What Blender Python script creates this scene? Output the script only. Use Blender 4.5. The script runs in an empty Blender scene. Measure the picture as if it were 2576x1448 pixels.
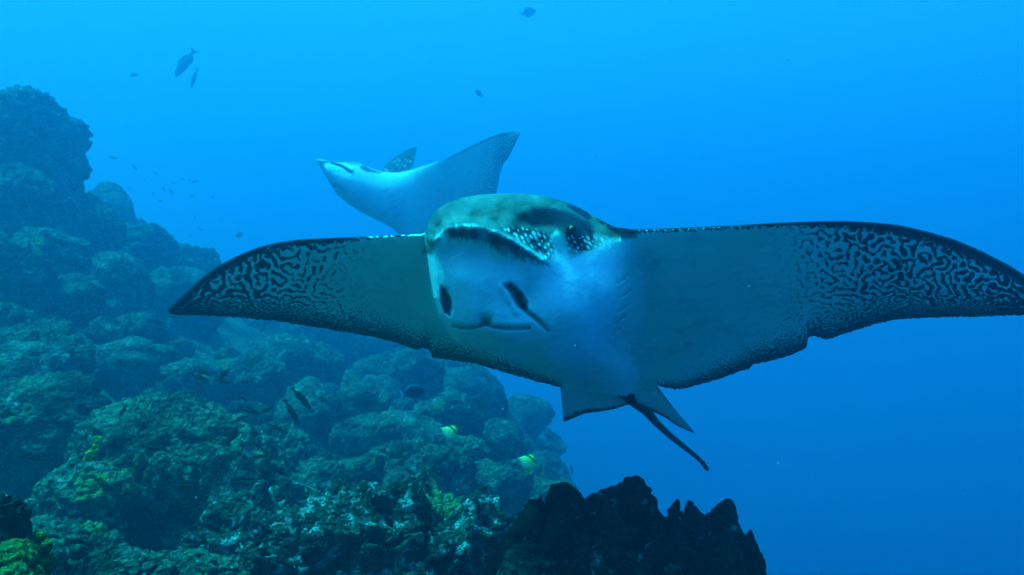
import bpy, bmesh, math, random
import numpy as np
from mathutils import Vector, Matrix

sc = bpy.context.scene
C = sc.collection
R = math.radians
rng = np.random.default_rng(7)
random.seed(7)

# ------------------------------------------------------------------ camera
CZ = 3.0                       # height of the lens above the datum
K = 2528.0                     # focal length in pixels of a 2576 px wide picture
cam = bpy.data.cameras.new("Camera")
cam.sensor_width = 36.0
cam.lens = 36.0 * K / 2576.0
cam.clip_start = 0.05
cam.clip_end = 400
cam.dof.use_dof = True
cam.dof.focus_distance = 1.75
cam.dof.aperture_fstop = 9.0
camo = bpy.data.objects.new("Camera", cam)
camo.location = (0, 0, CZ)
camo.rotation_euler = (R(90), 0, 0)
C.objects.link(camo)
sc.camera = camo

# ------------------------------------------------------------------ water light
SUN_EL, SUN_AZ = 70.0, 275.0     # azimuth measured from +Y towards +X
world = bpy.data.worlds.new("World")
sc.world = world
world.use_nodes = True
wn, wl = world.node_tree.nodes, world.node_tree.links
wn.clear()
w_out = wn.new("ShaderNodeOutputWorld")
w_bg = wn.new("ShaderNodeBackground")
w_tc = wn.new("ShaderNodeTexCoord")
w_dot = wn.new("ShaderNodeVectorMath")   # the light field brightens upwards and a little towards the open sea ahead
w_dot.operation = 'DOT_PRODUCT'
TILT = 12.0
w_dot.inputs[1].default_value = (-0.04, math.sin(R(TILT)), math.cos(R(TILT)))
w_map = wn.new("ShaderNodeMapRange")
w_map.inputs[1].default_value = -1
w_map.inputs[2].default_value = 1
w_ramp = wn.new("ShaderNodeValToRGB")
cr = w_ramp.color_ramp
cr.interpolation = 'B_SPLINE'
stops = [(0.0, (0.0, 0.05, 0.19)), (0.30, (0.001, 0.145, 0.48)), (0.46, (0.002, 0.135, 0.50)), (0.60, (0.006, 0.35, 0.84)),
         (0.735, (0.012, 0.41, 0.90)), (1.0, (0.016, 0.48, 0.92))]
cr.elements[0].position, cr.elements[0].color = stops[0][0], stops[0][1] + (1,)
cr.elements[1].position, cr.elements[1].color = stops[-1][0], stops[-1][1] + (1,)
for p, c in stops[1:-1]:
    e = cr.elements.new(p)
    e.color = c + (1,)
w_sky = wn.new("ShaderNodeTexSky")       # daylight that comes down through the surface, filtered by the water
w_sky.sky_type = 'NISHITA'
w_sky.sun_disc = False
w_sky.sun_elevation = R(SUN_EL)
w_sky.sun_rotation = R(SUN_AZ)
w_tint = wn.new("ShaderNodeMix")
w_tint.data_type = 'RGBA'
w_tint.blend_type = 'MULTIPLY'
w_tint.inputs[0].default_value = 1.0
w_tint.inputs[7].default_value = (0.0, 0.05, 0.055, 1)
w_win = wn.new("ShaderNodeMapRange")
w_win.interpolation_type = 'SMOOTHSTEP'
w_win.inputs[1].default_value = 0.35
w_win.inputs[2].default_value = 0.95
w_add = wn.new("ShaderNodeMix")
w_add.data_type = 'RGBA'
w_add.blend_type = 'ADD'
wl.new(w_tc.outputs['Generated'], w_dot.inputs[0])
wl.new(w_dot.outputs['Value'], w_map.inputs[0])
wl.new(w_dot.outputs['Value'], w_win.inputs[0])
wl.new(w_map.outputs[0], w_ramp.inputs[0])
wl.new(w_sky.outputs[0], w_tint.inputs[6])
wl.new(w_win.outputs[0], w_add.inputs[0])
wl.new(w_ramp.outputs[0], w_add.inputs[6])
wl.new(w_tint.outputs[2], w_add.inputs[7])
wl.new(w_add.outputs[2], w_bg.inputs[0])
w_bg.inputs[1].default_value = 0.68
wl.new(w_bg.outputs[0], w_out.inputs[0])

sun = bpy.data.lights.new("Sun", 'SUN')
sun.energy = 5.0
sun.angle = R(12)
sun.color = (0.012, 0.88, 1.0)           # daylight after some metres of sea water
suno = bpy.data.objects.new("Sun", sun)
sd = Vector((math.sin(R(SUN_AZ)) * math.cos(R(SUN_EL)), math.cos(R(SUN_AZ)) * math.cos(R(SUN_EL)), math.sin(R(SUN_EL))))
suno.rotation_euler = sd.to_track_quat('Z', 'Y').to_euler()
suno.location = (0, 0, 12)
C.objects.link(suno)

vs = sc.view_settings
vs.view_transform = 'Standard'
vs.look = 'None'
vs.exposure = 1.1
vs.gamma = 1.0
vs.use_curve_mapping = False
sc.cycles.use_denoising = True
sc.cycles.max_bounces = 4
sc.cycles.diffuse_bounces = 2
sc.cycles.glossy_bounces = 1
sc.cycles.volume_bounces = 1
sc.cycles.volume_step_rate = 1.0
sc.cycles.sample_clamp_indirect = 4.0


# ------------------------------------------------------------------ helpers
def W(x, y, d):
    """photo pixel (2576 px wide picture) at depth d -> world point"""
    return Vector(((x - 1288.0) / K * d, d, (724.0 - y) / K * d + CZ))


def tag(o, label=None, cat=None, group=None, kind=None):
    if label:
        o['label'] = label
    if cat:
        o['category'] = cat
    if group:
        o['group'] = group
    if kind:
        o['kind'] = kind
    return o


def empty(name, loc=(0, 0, 0)):
    o = bpy.data.objects.new(name, None)
    o.empty_display_size = 0.05
    o.location = loc
    C.objects.link(o)
    return o


def add(name, mesh, mat=None, parent=None, smooth=True):
    o = bpy.data.objects.new(name, mesh)
    C.objects.link(o)
    if mat is not None and not mesh.materials:
        mesh.materials.append(mat)
    if parent is not None:
        o.parent = parent
    if smooth:
        mesh.polygons.foreach_set('use_smooth', np.ones(len(mesh.polygons), dtype=bool))
    return o


def np_mesh(name, verts, faces):
    """verts (n,3), faces (m,4) or (m,3) arrays"""
    verts = np.asarray(verts, dtype=np.float32)
    faces = np.asarray(faces, dtype=np.int32)
    me = bpy.data.meshes.new(name)
    k = faces.shape[1]
    me.vertices.add(len(verts))
    me.vertices.foreach_set('co', verts.ravel())
    me.loops.add(faces.size)
    me.loops.foreach_set('vertex_index', faces.ravel())
    me.polygons.add(len(faces))
    me.polygons.foreach_set('loop_start', np.arange(len(faces), dtype=np.int32) * k)
    me.update(calc_edges=True)
    me.validate()
    return me


def attr(me, name, vals):
    a = me.attributes.new(name, 'FLOAT', 'POINT')
    a.data.foreach_set('value', np.asarray(vals, dtype=np.float32).ravel())


_perm = rng.permutation(4096).astype(np.int64)
_grad = rng.normal(size=(4096, 3))
_grad /= np.linalg.norm(_grad, axis=1)[:, None]


def pnoise(p):
    """gradient noise, p (n,3) -> about -0.7..0.7"""
    i = np.floor(p).astype(np.int64)
    f = p - i
    u = f * f * f * (f * (f * 6 - 15) + 10)
    out = np.zeros(len(p))
    for dx in (0, 1):
        wx = u[:, 0] if dx else 1 - u[:, 0]
        a = _perm[(i[:, 0] + dx) & 4095]
        for dy in (0, 1):
            wy = u[:, 1] if dy else 1 - u[:, 1]
            b = _perm[(a + i[:, 1] + dy) & 4095]
            for dz in (0, 1):
                wz = u[:, 2] if dz else 1 - u[:, 2]
                g = _grad[_perm[(b + i[:, 2] + dz) & 4095]]
                dot = g[:, 0] * (f[:, 0] - dx) + g[:, 1] * (f[:, 1] - dy) + g[:, 2] * (f[:, 2] - dz)
                out += wx * wy * wz * dot
    return out


def fbm(p, octaves=4, lac=2.1, gain=0.5):
    s, a = np.zeros(len(p)), 1.0
    for o in range(octaves):
        s += a * pnoise(p + 17.3 * o)
        p = p * lac
        a *= gain
    return s


def ridged(p, octaves=3, lac=2.1, gain=0.5):
    s, a = np.zeros(len(p)), 1.0
    for o in range(octaves):
        s += a * (1 - 2.2 * np.abs(pnoise(p + 9.1 * o)))
        p = p * lac
        a *= gain
    return s


def sstep(a, b, x):
    t = np.clip((x - a) / (b - a), 0, 1)
    return t * t * (3 - 2 * t)


def seg_dist(x, y, poly):
    """distance from points to a polyline (pixels)"""
    best = np.full(x.shape, 1e9)
    for (x0, y0), (x1, y1) in zip(poly[:-1], poly[1:]):
        dx, dy = x1 - x0, y1 - y0
        t = np.clip(((x - x0) * dx + (y - y0) * dy) / (dx * dx + dy * dy), 0, 1)
        best = np.minimum(best, np.hypot(x - x0 - t * dx, y - y0 - t * dy))
    return best


def in_poly(x, y, poly):
    ins = np.zeros(x.shape, dtype=bool)
    n = len(poly)
    for i in range(n):
        x0, y0 = poly[i]
        x1, y1 = poly[(i + 1) % n]
        c = ((y0 > y) != (y1 > y)) & (x < (x1 - x0) * (y - y0) / ((y1 - y0) or 1e-9) + x0)
        ins ^= c
    return ins


def blob(x, y, poly, soft):
    """soft filled polygon mask"""
    d = seg_dist(x, y, list(poly) + [poly[0]])
    d = np.where(in_poly(x, y, poly), d, -d)
    return sstep(-soft, soft, d)


def rbf(pts):
    """thin plate spline through (x,y,value)"""
    P = np.asarray(pts, dtype=float)
    xy = P[:, :2] / 100.0
    n = len(P)
    r2 = ((xy[:, None] - xy[None]) ** 2).sum(-1)
    Kx = 0.5 * r2 * np.log(r2 + 1e-9)
    A = np.zeros((n + 3, n + 3))
    A[:n, :n] = Kx + 0.005 * np.eye(n)
    A[:n, n] = 1
    A[:n, n + 1:] = xy
    A[n, :n] = 1
    A[n + 1:, :n] = xy.T
    w = np.linalg.solve(A, np.concatenate([P[:, 2], np.zeros(3)]))

    def f(x, y):
        q = np.stack([x.ravel(), y.ravel()], 1) / 100.0
        out = np.zeros(len(q))
        for a in range(0, len(q), 20000):
            qq = q[a:a + 20000]
            r = ((qq[:, None] - xy[None]) ** 2).sum(-1)
            out[a:a + 20000] = (0.5 * r * np.log(r + 1e-9)) @ w[:n] + w[n] + qq @ w[n + 1:]
        return out.reshape(x.shape)
    return f


# ------------------------------------------------------------------ materials
def mat(name, rough=0.8):
    m = bpy.data.materials.new(name)
    m.use_nodes = True
    b = m.node_tree.nodes['Principled BSDF']
    b.inputs['Roughness'].default_value = rough
    b.inputs['Specular IOR Level'].default_value = 0.15
    return m, m.node_tree.nodes, m.node_tree.links, b


def mixc(n, l, fac, a, b, blend='MIX'):
    m = n.new("ShaderNodeMix")
    m.data_type = 'RGBA'
    m.blend_type = blend
    for s, v in ((0, fac), (6, a), (7, b)):
        if isinstance(v, (int, float)):
            m.inputs[s].default_value = v
        elif isinstance(v, tuple):
            m.inputs[s].default_value = v + (1,) if len(v) == 3 else v
        else:
            l.new(v, m.inputs[s])
    return m.outputs[2]


def ramp(n, l, src, lo, hi):
    r = n.new("ShaderNodeMapRange")
    r.interpolation_type = 'SMOOTHSTEP'
    r.inputs[1].default_value = lo
    r.inputs[2].default_value = hi
    l.new(src, r.inputs[0])
    return r.outputs[0]


def noise_node(n, l, vec, scale, detail=5, rough=0.6, off=(0, 0, 0), typ='noise'):
    mp = n.new("ShaderNodeMapping")
    mp.inputs['Location'].default_value = off
    l.new(vec, mp.inputs[0])
    if typ == 'noise':
        t = n.new("ShaderNodeTexNoise")
        t.inputs['Detail'].default_value = detail
        t.inputs['Roughness'].default_value = rough
        out = t.outputs[0]
    else:
        t = n.new("ShaderNodeTexVoronoi")
        t.inputs['Randomness'].default_value = 1
        out = t.outputs['Distance']
    t.inputs['Scale'].default_value = scale
    l.new(mp.outputs[0], t.inputs['Vector'])
    return out


def rock_mat(name, dark, mid, pale, accent, pale_lo=0.52, pale_hi=0.90, acc_lo=0.62, acc_hi=0.7, bump=1.0, fs=1.0):
    m, n, l, b = mat(name, 0.9)
    g = n.new("ShaderNodeNewGeometry")
    v = g.outputs['Position']
    n1 = noise_node(n, l, v, 5.0, 6, 0.62)
    n2 = noise_node(n, l, v, 16.0 * fs, 5, 0.65, (3, 7, 1))
    n3 = noise_node(n, l, v, 3.3, 5, 0.6, (9, 2, 5))
    n4 = noise_node(n, l, v, 62.0 * fs, 3, 0.7, (1, 1, 8))
    v1 = noise_node(n, l, v, 55.0 * fs, off=(2, 0, 4), typ='vor')
    c = mixc(n, l, ramp(n, l, n1, 0.38, 0.62), dark, mid)
    c = mixc(n, l, ramp(n, l, n2, pale_lo, pale_hi), c, pale)
    c = mixc(n, l, ramp(n, l, n3, acc_lo, acc_hi), c, accent)
    c = mixc(n, l, ramp(n, l, n4, 0.42, 0.60), c, mixc(n, l, 1.0, c, (0.62, 0.62, 0.62), 'MULTIPLY'))
    l.new(c, b.inputs['Base Color'])
    ad = n.new("ShaderNodeMath")
    ad.operation = 'MULTIPLY_ADD'
    l.new(v1, ad.inputs[0])
    ad.inputs[1].default_value = 0.8
    l.new(n4, ad.inputs[2])
    ad2 = n.new("ShaderNodeMath")
    ad2.operation = 'ADD'
    l.new(ad.outputs[0], ad2.inputs[0])
    l.new(n2, ad2.inputs[1])
    bp = n.new("ShaderNodeBump")
    bp.inputs['Strength'].default_value = bump
    bp.inputs['Distance'].default_value = 0.03
    l.new(ad2.outputs[0], bp.inputs['Height'])
    l.new(bp.outputs[0], b.inputs['Normal'])
    return m


M_ROCK = rock_mat("algae_rock", (0.0191, 0.0238, 0.0154), (0.1250, 0.1488, 0.0858), (0.4760, 0.4998, 0.3689), (0.1904, 0.2261, 0.0476))
M_CRUST = rock_mat("crusted_rock", (0.0166, 0.0214, 0.0166), (0.0892, 0.1071, 0.0655), (0.6545, 0.6664, 0.5712), (0.2618, 0.3213, 0.1071),
                   0.50, 0.72, 0.60, 0.68, 1.0, 1.6)
M_DARK = rock_mat("shaded_outcrop_rock", (0.006, 0.007, 0.006), (0.032, 0.040, 0.026), (0.34, 0.36, 0.30), (0.09, 0.11, 0.03),
                  0.58, 0.72, 0.62, 0.7, 1.0, 1.4)  # albedo darkened to carry the outcrop's backlit shade
M_FAR = rock_mat("slope_rock", (0.0285, 0.0357, 0.0238), (0.1190, 0.1428, 0.0892), (0.4046, 0.4284, 0.3451), (0.1666, 0.2023, 0.0595), 0.48, 0.80)
M_SPONGE = rock_mat("yellow_sponge", (0.10, 0.10, 0.015), (0.26, 0.26, 0.03), (0.42, 0.42, 0.22), (0.16, 0.19, 0.05),
                    0.52, 0.75, 0.5, 0.65, 1.0, 1.8)

# ------------------------------------------------------------------ seabed
GX = [-30, -12, -7, -5, -4, -3, -2.2, -1.2, -0.45, -0.1, 0.25, 0.9, 2.7, 8, 20, 60]
GZ = [9.0, 5.0, 2.6, 1.40, 0.70, 0.03, -0.44, -0.72, -0.82, -1.05, -1.6, -2.9, -8.0, -20.0, -22.0, -22.5]


def ground_z(x, y):
    """height relative to the lens"""
    x = np.asarray(x, dtype=float)
    y = np.asarray(y, dtype=float)
    x = x + (0.45 * fbm(np.stack([y.ravel() * 1.7, 0 * y.ravel() + 3.3, 0 * y.ravel()], 1), 3)).reshape(x.shape) * sstep(-0.8, 0.2, x)
    z = 0.34 * np.interp(x - 0.15, GX, GZ) + 0.33 * np.interp(x, GX, GZ) + 0.33 * np.interp(x + 0.15, GX, GZ)
    p = np.stack([x.ravel() * 1.4, y.ravel() * 1.4, np.zeros(x.size)], 1)
    z = z + (0.10 * fbm(p, 3)).reshape(x.shape) - 0.10 - 0.22 * np.clip(y - 11.5, 0, 26) * sstep(4.0, 0.5, x) - 0.14 * sstep(4.6, 3.6, y)
    return z


def make_seabed():
    xs = np.unique(np.concatenate([np.linspace(-9.5, -6, 40), np.linspace(-6, 1.5, 300), np.linspace(1.5, 40, 60)]))
    ys = np.unique(np.concatenate([np.linspace(-3, 1.5, 15), 1.5 * (40 / 1.5) ** np.linspace(0, 1, 320)]))
    X, Y = np.meshgrid(xs, ys, indexing='ij')
    Z = ground_z(X, Y) - 0.16 * sstep(2.5, 4.0, Y)
    p = np.stack([X.ravel(), Y.ravel(), Z.ravel()], 1)
    Z = Z + (0.05 * ridged(p * 3.1, 2) + 0.03 * fbm(p * 9, 3)).reshape(X.shape) - 0.05
    V = np.stack([X.ravel(), Y.ravel(), Z.ravel() + CZ], 1)
    nx, ny = X.shape
    idx = np.arange(nx * ny).reshape(nx, ny)
    F = np.stack([idx[:-1, :-1], idx[1:, :-1], idx[1:, 1:], idx[:-1, 1:]], -1).reshape(-1, 4)
    o = add('seabed', np_mesh('seabed', V, F), M_FAR)
    tag(o, kind='structure', label='algae covered rubble slope falling away into deep blue water')


make_seabed()


# ------------------------------------------------------------------ boulders
_ico = {}


def ico(level):
    if level not in _ico:
        bm = bmesh.new()
        bmesh.ops.create_icosphere(bm, subdivisions=level, radius=1.0)
        bm.verts.ensure_lookup_table()
        v = np.array([tuple(p.co) for p in bm.verts])
        f = np.array([[q.index for q in fc.verts] for fc in bm.faces])
        bm.free()
        _ico[level] = (v, f)
    return _ico[level]


def rock_mesh(name, rad, level, seed, ang=0.5, rough=1.0, down=1.0, lump=0.0, tilt=0.0, peak=0.0):
    """an angular, pitted boulder; rad = (rx, ry, rz) in metres"""
    v, f = ico(level)
    g = np.random.default_rng(seed)
    off = g.uniform(-50, 50, 3)
    n = g.normal(size=(9, 3))
    n /= np.linalg.norm(n, axis=1)[:, None]
    h = g.uniform(0.62, 1.0, 9)
    dots = np.maximum(v @ n.T, 1e-3)
    rp = h[None] / dots
    k = 15.0
    cut = -np.log(np.exp(-k * np.minimum(rp, 3)).sum(1) + math.exp(-k * 1.08)) / k
    r = (1 - ang) + ang * cut
    r = r + 0.16 * pnoise(v * 1.3 + off)
    p = v * r[:, None] * np.array(rad)
    p[:, 2] = np.where(p[:, 2] < 0, p[:, 2] * down, p[:, 2])
    if peak:
        p[:, :2] *= (1 - peak * np.clip(p[:, 2] / rad[2], 0, 1))[:, None]
    if tilt:
        c, s = math.cos(tilt), math.sin(tilt)
        p = p @ np.array([[c, 0, -s], [0, 1, 0], [s, 0, c]])
    s = float(np.mean(rad))
    q = p / s
    nrm = v
    dsp = 0.06 * rough * ridged(q * 1.5 + off, 2) + 0.022 * rough * fbm(q * 6 + off, 3)
    dsp = dsp - 0.13 * rough * np.clip(1 - np.abs(pnoise(q * 1.25 + off + 5.5)) / 0.055, 0, 1) - 0.06 * rough * np.clip(1 - np.abs(pnoise(q * 2.9 + off + 1.5)) / 0.07, 0, 1)
    m = p + nrm * (dsp * s)[:, None]
    amp = min(0.04, 0.12 * s) * rough            # bumps of a fixed real size: turf, pits, crusts
    d2 = amp * fbm(m * 13 + off, 3) + 0.45 * amp * ridged(m * 38 + off, 2)
    if lump:
        d2 = d2 + lump * np.clip(pnoise(m * 15 + off) + 0.1, 0, 1) * 2.4 + 0.5 * lump * np.clip(pnoise(m * 37 + off), 0, 1)
    m = m + nrm * d2[:, None]
    return np_mesh(name, m, f)


def boulder(x, y, rx, ry, d, label, seed, m=M_ROCK, level=5, group=None, name='boulder', deep=0.8, **kw):
    s = d / K
    me = rock_mesh(name, (rx * s, deep * 0.5 * (rx + ry) * s, ry * s), level, seed, **kw)
    o = add(name, me, m)
    o.location = W(x, y, d)
    o.rotation_euler = (0, 0, 0)
    tag(o, label, 'rock', group)
    return o


B = boulder
# --- near rocks along the bottom of the slope
BIG = B(440, 1225, 262, 215, 3.25, "largest boulder with a yellow sponge patch, striped fish hovering over it", 11, level=6, ang=0.6, down=1.2, rough=0.95)
B(200, 1290, 150, 120, 2.95, "sloping rock shoulder leaning on the flank of the largest boulder", 23, level=6, ang=0.6, down=1.3, tilt=-0.5)
B(95, 1085, 215, 128, 3.9, "broad smooth topped boulder above the dark hollow beside the largest boulder", 35, level=6, ang=0.4, down=1.4)
B(625, 1385, 122, 122, 2.55, "knobbly boulder with bright white crust in front of the largest boulder", 41, M_CRUST, 6, ang=0.3, down=2, rough=1.9, lump=0.018)
B(985, 1430, 285, 158, 2.4, "wide crusty ledge with pale and dark knobs beside the shaded outcrop", 52, M_CRUST, 6, ang=0.35, down=3, rough=2.1, lump=0.022)
B(195, 1420, 150, 100, 2.15, "rough slab of rock behind the yellow sponge lumps", 63, level=6, ang=0.5, down=2.5, tilt=0.35, rough=1.4)
B(470, 1480, 165, 75, 2.4, "low dark rock at the foot of the white crusted boulder", 74, level=6, ang=0.4, down=2.5, rough=1.5)
B(330, 1455, 100, 62, 2.0, "low greenish knob of rock between sponge lumps and dark low rock", 75, level=6, ang=0.3, down=2.5, rough=1.6)
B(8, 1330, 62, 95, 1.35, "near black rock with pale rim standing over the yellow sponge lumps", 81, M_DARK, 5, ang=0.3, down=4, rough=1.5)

# --- mid slope
mids = [
    (690, 1165, 112, 92, 4.3, "rounded boulder touching the largest boulder, behind the white crusted boulder", 101, 0.45, 6),
    (800, 1225, 88, 56, 4.5, "slanting pale slab leaning on the pointed boulder", 102, 0.7, 5),
    (905, 1205, 66, 52, 5.2, "pointed boulder with a clean peak between slanting slab and humpbacked boulder", 103, 0.8, 5),
    (1050, 1195, 135, 82, 5.6, "humpbacked boulder, biggest in the hazy middle of the slope", 104, 0.45, 6),
    (885, 1290, 140, 50, 3.7, "flat pale topped slab with a dark hole behind the crusty ledge", 105, 0.6, 6),
    (765, 1045, 78, 62, 5.6, "pale topped block under the two steeply diving striped fish", 106, 0.6, 5),
    (620, 965, 98, 62, 6.0, "lumpy boulder behind the cluster of four striped fish", 107, 0.5, 5),
    (350, 832, 74, 42, 6.4, "smooth pale oval boulder below the tip of the big ray's wing", 108, 0.35, 5),
    (395, 898, 44, 30, 6.1, "small round boulder in front of the smooth pale oval boulder", 109, 0.35, 5),
    (325, 930, 66, 42, 5.6, "dimpled boulder lying against the small round boulder", 110, 0.45, 5),
    (100, 895, 118, 78, 5.0, "rugged boulder capped with green turf above the broad smooth boulder", 111, 0.6, 6),
    (262, 855, 54, 50, 6.0, "upright block between green turf boulder and pale oval boulder", 112, 0.7, 5),
    (930, 1098, 88, 46, 6.4, "low rounded boulder above the pointed boulder", 113, 0.4, 5),
    (1168, 1140, 58, 36, 6.4, "small pale crusted boulder just below the upper barred yellow fish", 114, 0.5, 5),
    (905, 1020, 66, 46, 7.2, "hazy boulder just behind the tail of the dark surgeonfish", 115, 0.5, 5),
    (1240, 1225, 92, 56, 6.2, "hazy boulder under the lower barred yellow fish", 116, 0.5, 5),
    (1340, 1275, 84, 62, 6.6, "last hazy boulder at the edge of the drop off", 117, 0.5, 5),
    (1120, 1050, 92, 56, 8.0, "hazy boulder behind the upper barred yellow fish", 118, 0.5, 5),
    (470, 960, 78, 50, 5.6, "turf covered boulder between the lumpy boulder and the dimpled boulder", 119, 0.5, 5),
    (1180, 1330, 80, 56, 4.4, "dim boulder in the gap between crusty ledge and shaded outcrop", 120, 0.5, 5),
    (730, 905, 120, 52, 9.0, "long hazy boulder under the trailing edge of the big ray's wing", 121, 0.5, 5),
    (1000, 950, 110, 56, 10.0, "faint hazy boulder under the notch in the big ray's wing", 122, 0.5, 5),
    (190, 985, 60, 40, 4.7, "cracked block wedged behind the broad smooth boulder", 123, 0.7, 5),
    # edge of the drop off
    (1262, 1108, 66, 50, 7.4, "faint boulder at the drop off between the two yellow butterflyfish", 151, 0.6, 5),
    (1322, 1200, 60, 44, 6.6, "faint boulder at the drop off just below the lower butterflyfish", 152, 0.6, 5),
    (1388, 1262, 62, 50, 6.0, "faint boulder peeping over the shaded outcrop's crest", 153, 0.7, 5),
    (1222, 1020, 54, 44, 8.6, "very faint boulder on the drop off edge behind the upper butterflyfish", 154, 0.6, 5),
    (1182, 962, 44, 34, 10.5, "faintest boulder on the drop off edge under the ray's belly", 155, 0.6, 5),
    # hazy crest seen under the big ray's wing
    (640, 852, 92, 52, 10.6, "hazy crest boulder under the middle of the big ray's wing", 161, 0.6, 5),
    (790, 868, 96, 56, 11.0, "wide hazy crest boulder close beneath the big ray's wing edge", 162, 0.6, 5),
    (925, 890, 88, 54, 11.4, "blue faded crest boulder before the notch in the big ray's wing", 163, 0.7, 5),
    (1040, 912, 80, 54, 11.4, "blue faded crest boulder straight below the notch in the big ray's wing", 164, 0.6, 5),
    (1135, 952, 70, 54, 10.8, "blue faded last crest boulder before the drop off", 165, 0.6, 5),
    (560, 800, 96, 60, 11.0, "hazy crest boulder under the tip of the big ray's wing", 166, 0.6, 5),
    # upper left of the slope
    (2, 345, 205, 116, 7.0, "overhanging dark boulder highest on the reef slope", 131, 0.55, 6),
    (34, 525, 104, 92, 6.4, "mossy boulder directly beneath the overhanging boulder", 132, 0.5, 6),
    (212, 578, 102, 70, 9.0, "hazy knobbly crest boulder next to the mossy boulder", 133, 0.6, 5),
    (368, 638, 70, 58, 10.2, "hazy crest boulder in the middle of the ridge", 134, 0.6, 5),
    (482, 668, 66, 50, 11.6, "farthest hazy crest boulder at the low end of the ridge", 135, 0.6, 5),
    (36, 700, 100, 82, 5.6, "green turfed boulder halfway up the slope under the mossy boulder", 136, 0.5, 6),
    (162, 748, 88, 56, 6.0, "pale flecked boulder below the hazy ridge", 137, 0.5, 5),
    (450, 745, 100, 56, 11.0, "faded boulder below the far end of the ridge", 138, 0.5, 5),
    (20, 815, 66, 50, 5.0, "small turfy boulder squeezed above the rugged green boulder", 139, 0.5, 5),
    (290, 720, 90, 80, 8.6, "large dim boulder face under the middle of the ridge", 140, 0.5, 5),
    (120, 650, 90, 76, 7.6, "dim boulder face between mossy boulder and pale flecked boulder", 141, 0.5, 5),
]
def rest_depth(x, y, ry, d0):
    """depth at which a boulder seen at that pixel rests on the slope"""
    ds = np.linspace(2.6, 15, 500)
    hz = (724 - y) / K * ds - 0.30 * ry / K * ds - (ground_z((x - 1288) / K * ds, ds))
    hit = np.nonzero(hz < 0)[0]
    if len(hit) == 0:
        return d0
    return float(np.clip(ds[hit[0]], 0.6 * d0, 1.25 * d0))


for (x, y, rx, ry, d, lab, sd_, an, lev) in mids:
    dn = d if 150 < sd_ < 167 else rest_depth(x, y, ry, d)
    d = dn
    if d >= 9:
        lev = 6
    B(x, y, rx, ry, d, lab, sd_, M_ROCK if d < 7 else M_FAR, lev, group='boulders on the slope', ang=min(1.0, an + 0.2), down=2.3, rough=1.2 if d < 8 else 1.5)

# --- middling boulders that fill the slope between the named ones
g = np.random.default_rng(19)
taken = [(m_[0], m_[1], m_[2], m_[3]) for m_ in mids] + [(440, 1225, 262, 215), (95, 1085, 215, 128), (985, 1430, 285, 158), (200, 1290, 150, 120)]
made = 0
tries = 0
while made < 40 and tries < 1500:
    tries += 1
    x, y = g.uniform(-40, 1390), g.uniform(560, 1330)
    d = rest_depth(x, y, 30, 9.0)
    zz = (724 - y) / K * d
    if d > 8.9 or abs(zz - float(ground_z(np.array([(x - 1288) / K * d]), np.array([d]))[0])) > 0.12:
        continue
    r = (0.07 + 0.26 * g.random() ** 1.6) * K / d
    if any(((x - a) / (0.75 * rx + 0.75 * r)) ** 2 + ((y - b) / (0.75 * ry + 0.6 * r)) ** 2 < 1 for a, b, rx, ry in taken):
        continue
    taken.append((x, y, r, r * 0.75))
    B(x, y, r, r * g.uniform(.6, .85), d, "middling turf covered boulder packed among the bigger boulders of the slope", 700 + made, M_ROCK if d < 7 else M_FAR, 5,
      group='middling boulders packed on the slope', ang=0.95, down=2.3, rough=1.25)
    made += 1

# --- loose stones on the slope
stone_meshes = [rock_mesh('stone', (1.0, 0.9, 0.7), 4, 300 + k, ang=0.6, rough=1.6) for k in range(6)]
for me in stone_meshes:
    me.materials.append(M_FAR)
g = np.random.default_rng(5)
count = 0
while count < 110:
    d = 4.4 * (16 / 4.4) ** g.random()
    x = -5.2 + 5.6 * g.random() if count < 85 else -0.6 + 0.9 * g.random()
    px = 1288 + x / d * K
    if px < -60 or px > 1420:
        continue
    z = float(ground_z(np.array([x]), np.array([d]))[0])
    s = 0.05 + 0.16 * g.random() ** 2 + 0.010 * d
    me = stone_meshes[count % 6]
    o = bpy.data.objects.new('stone', me)
    C.objects.link(o)
    o.location = (x, d, CZ + z - 0.16 + 0.25 * s)
    o.rotation_euler = (g.uniform(-.4, .4), g.uniform(-.4, .4), g.uniform(0, 6.28))
    o.scale = (s * g.uniform(.8, 1.3), s, s * g.uniform(.8, 1.2))
    me.polygons.foreach_set('use_smooth', np.ones(len(me.polygons), dtype=bool))
    tag(o, "small loose algae covered stone lying among the boulders of the slope", 'stone', 'loose stones on the slope')
    count += 1


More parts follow.
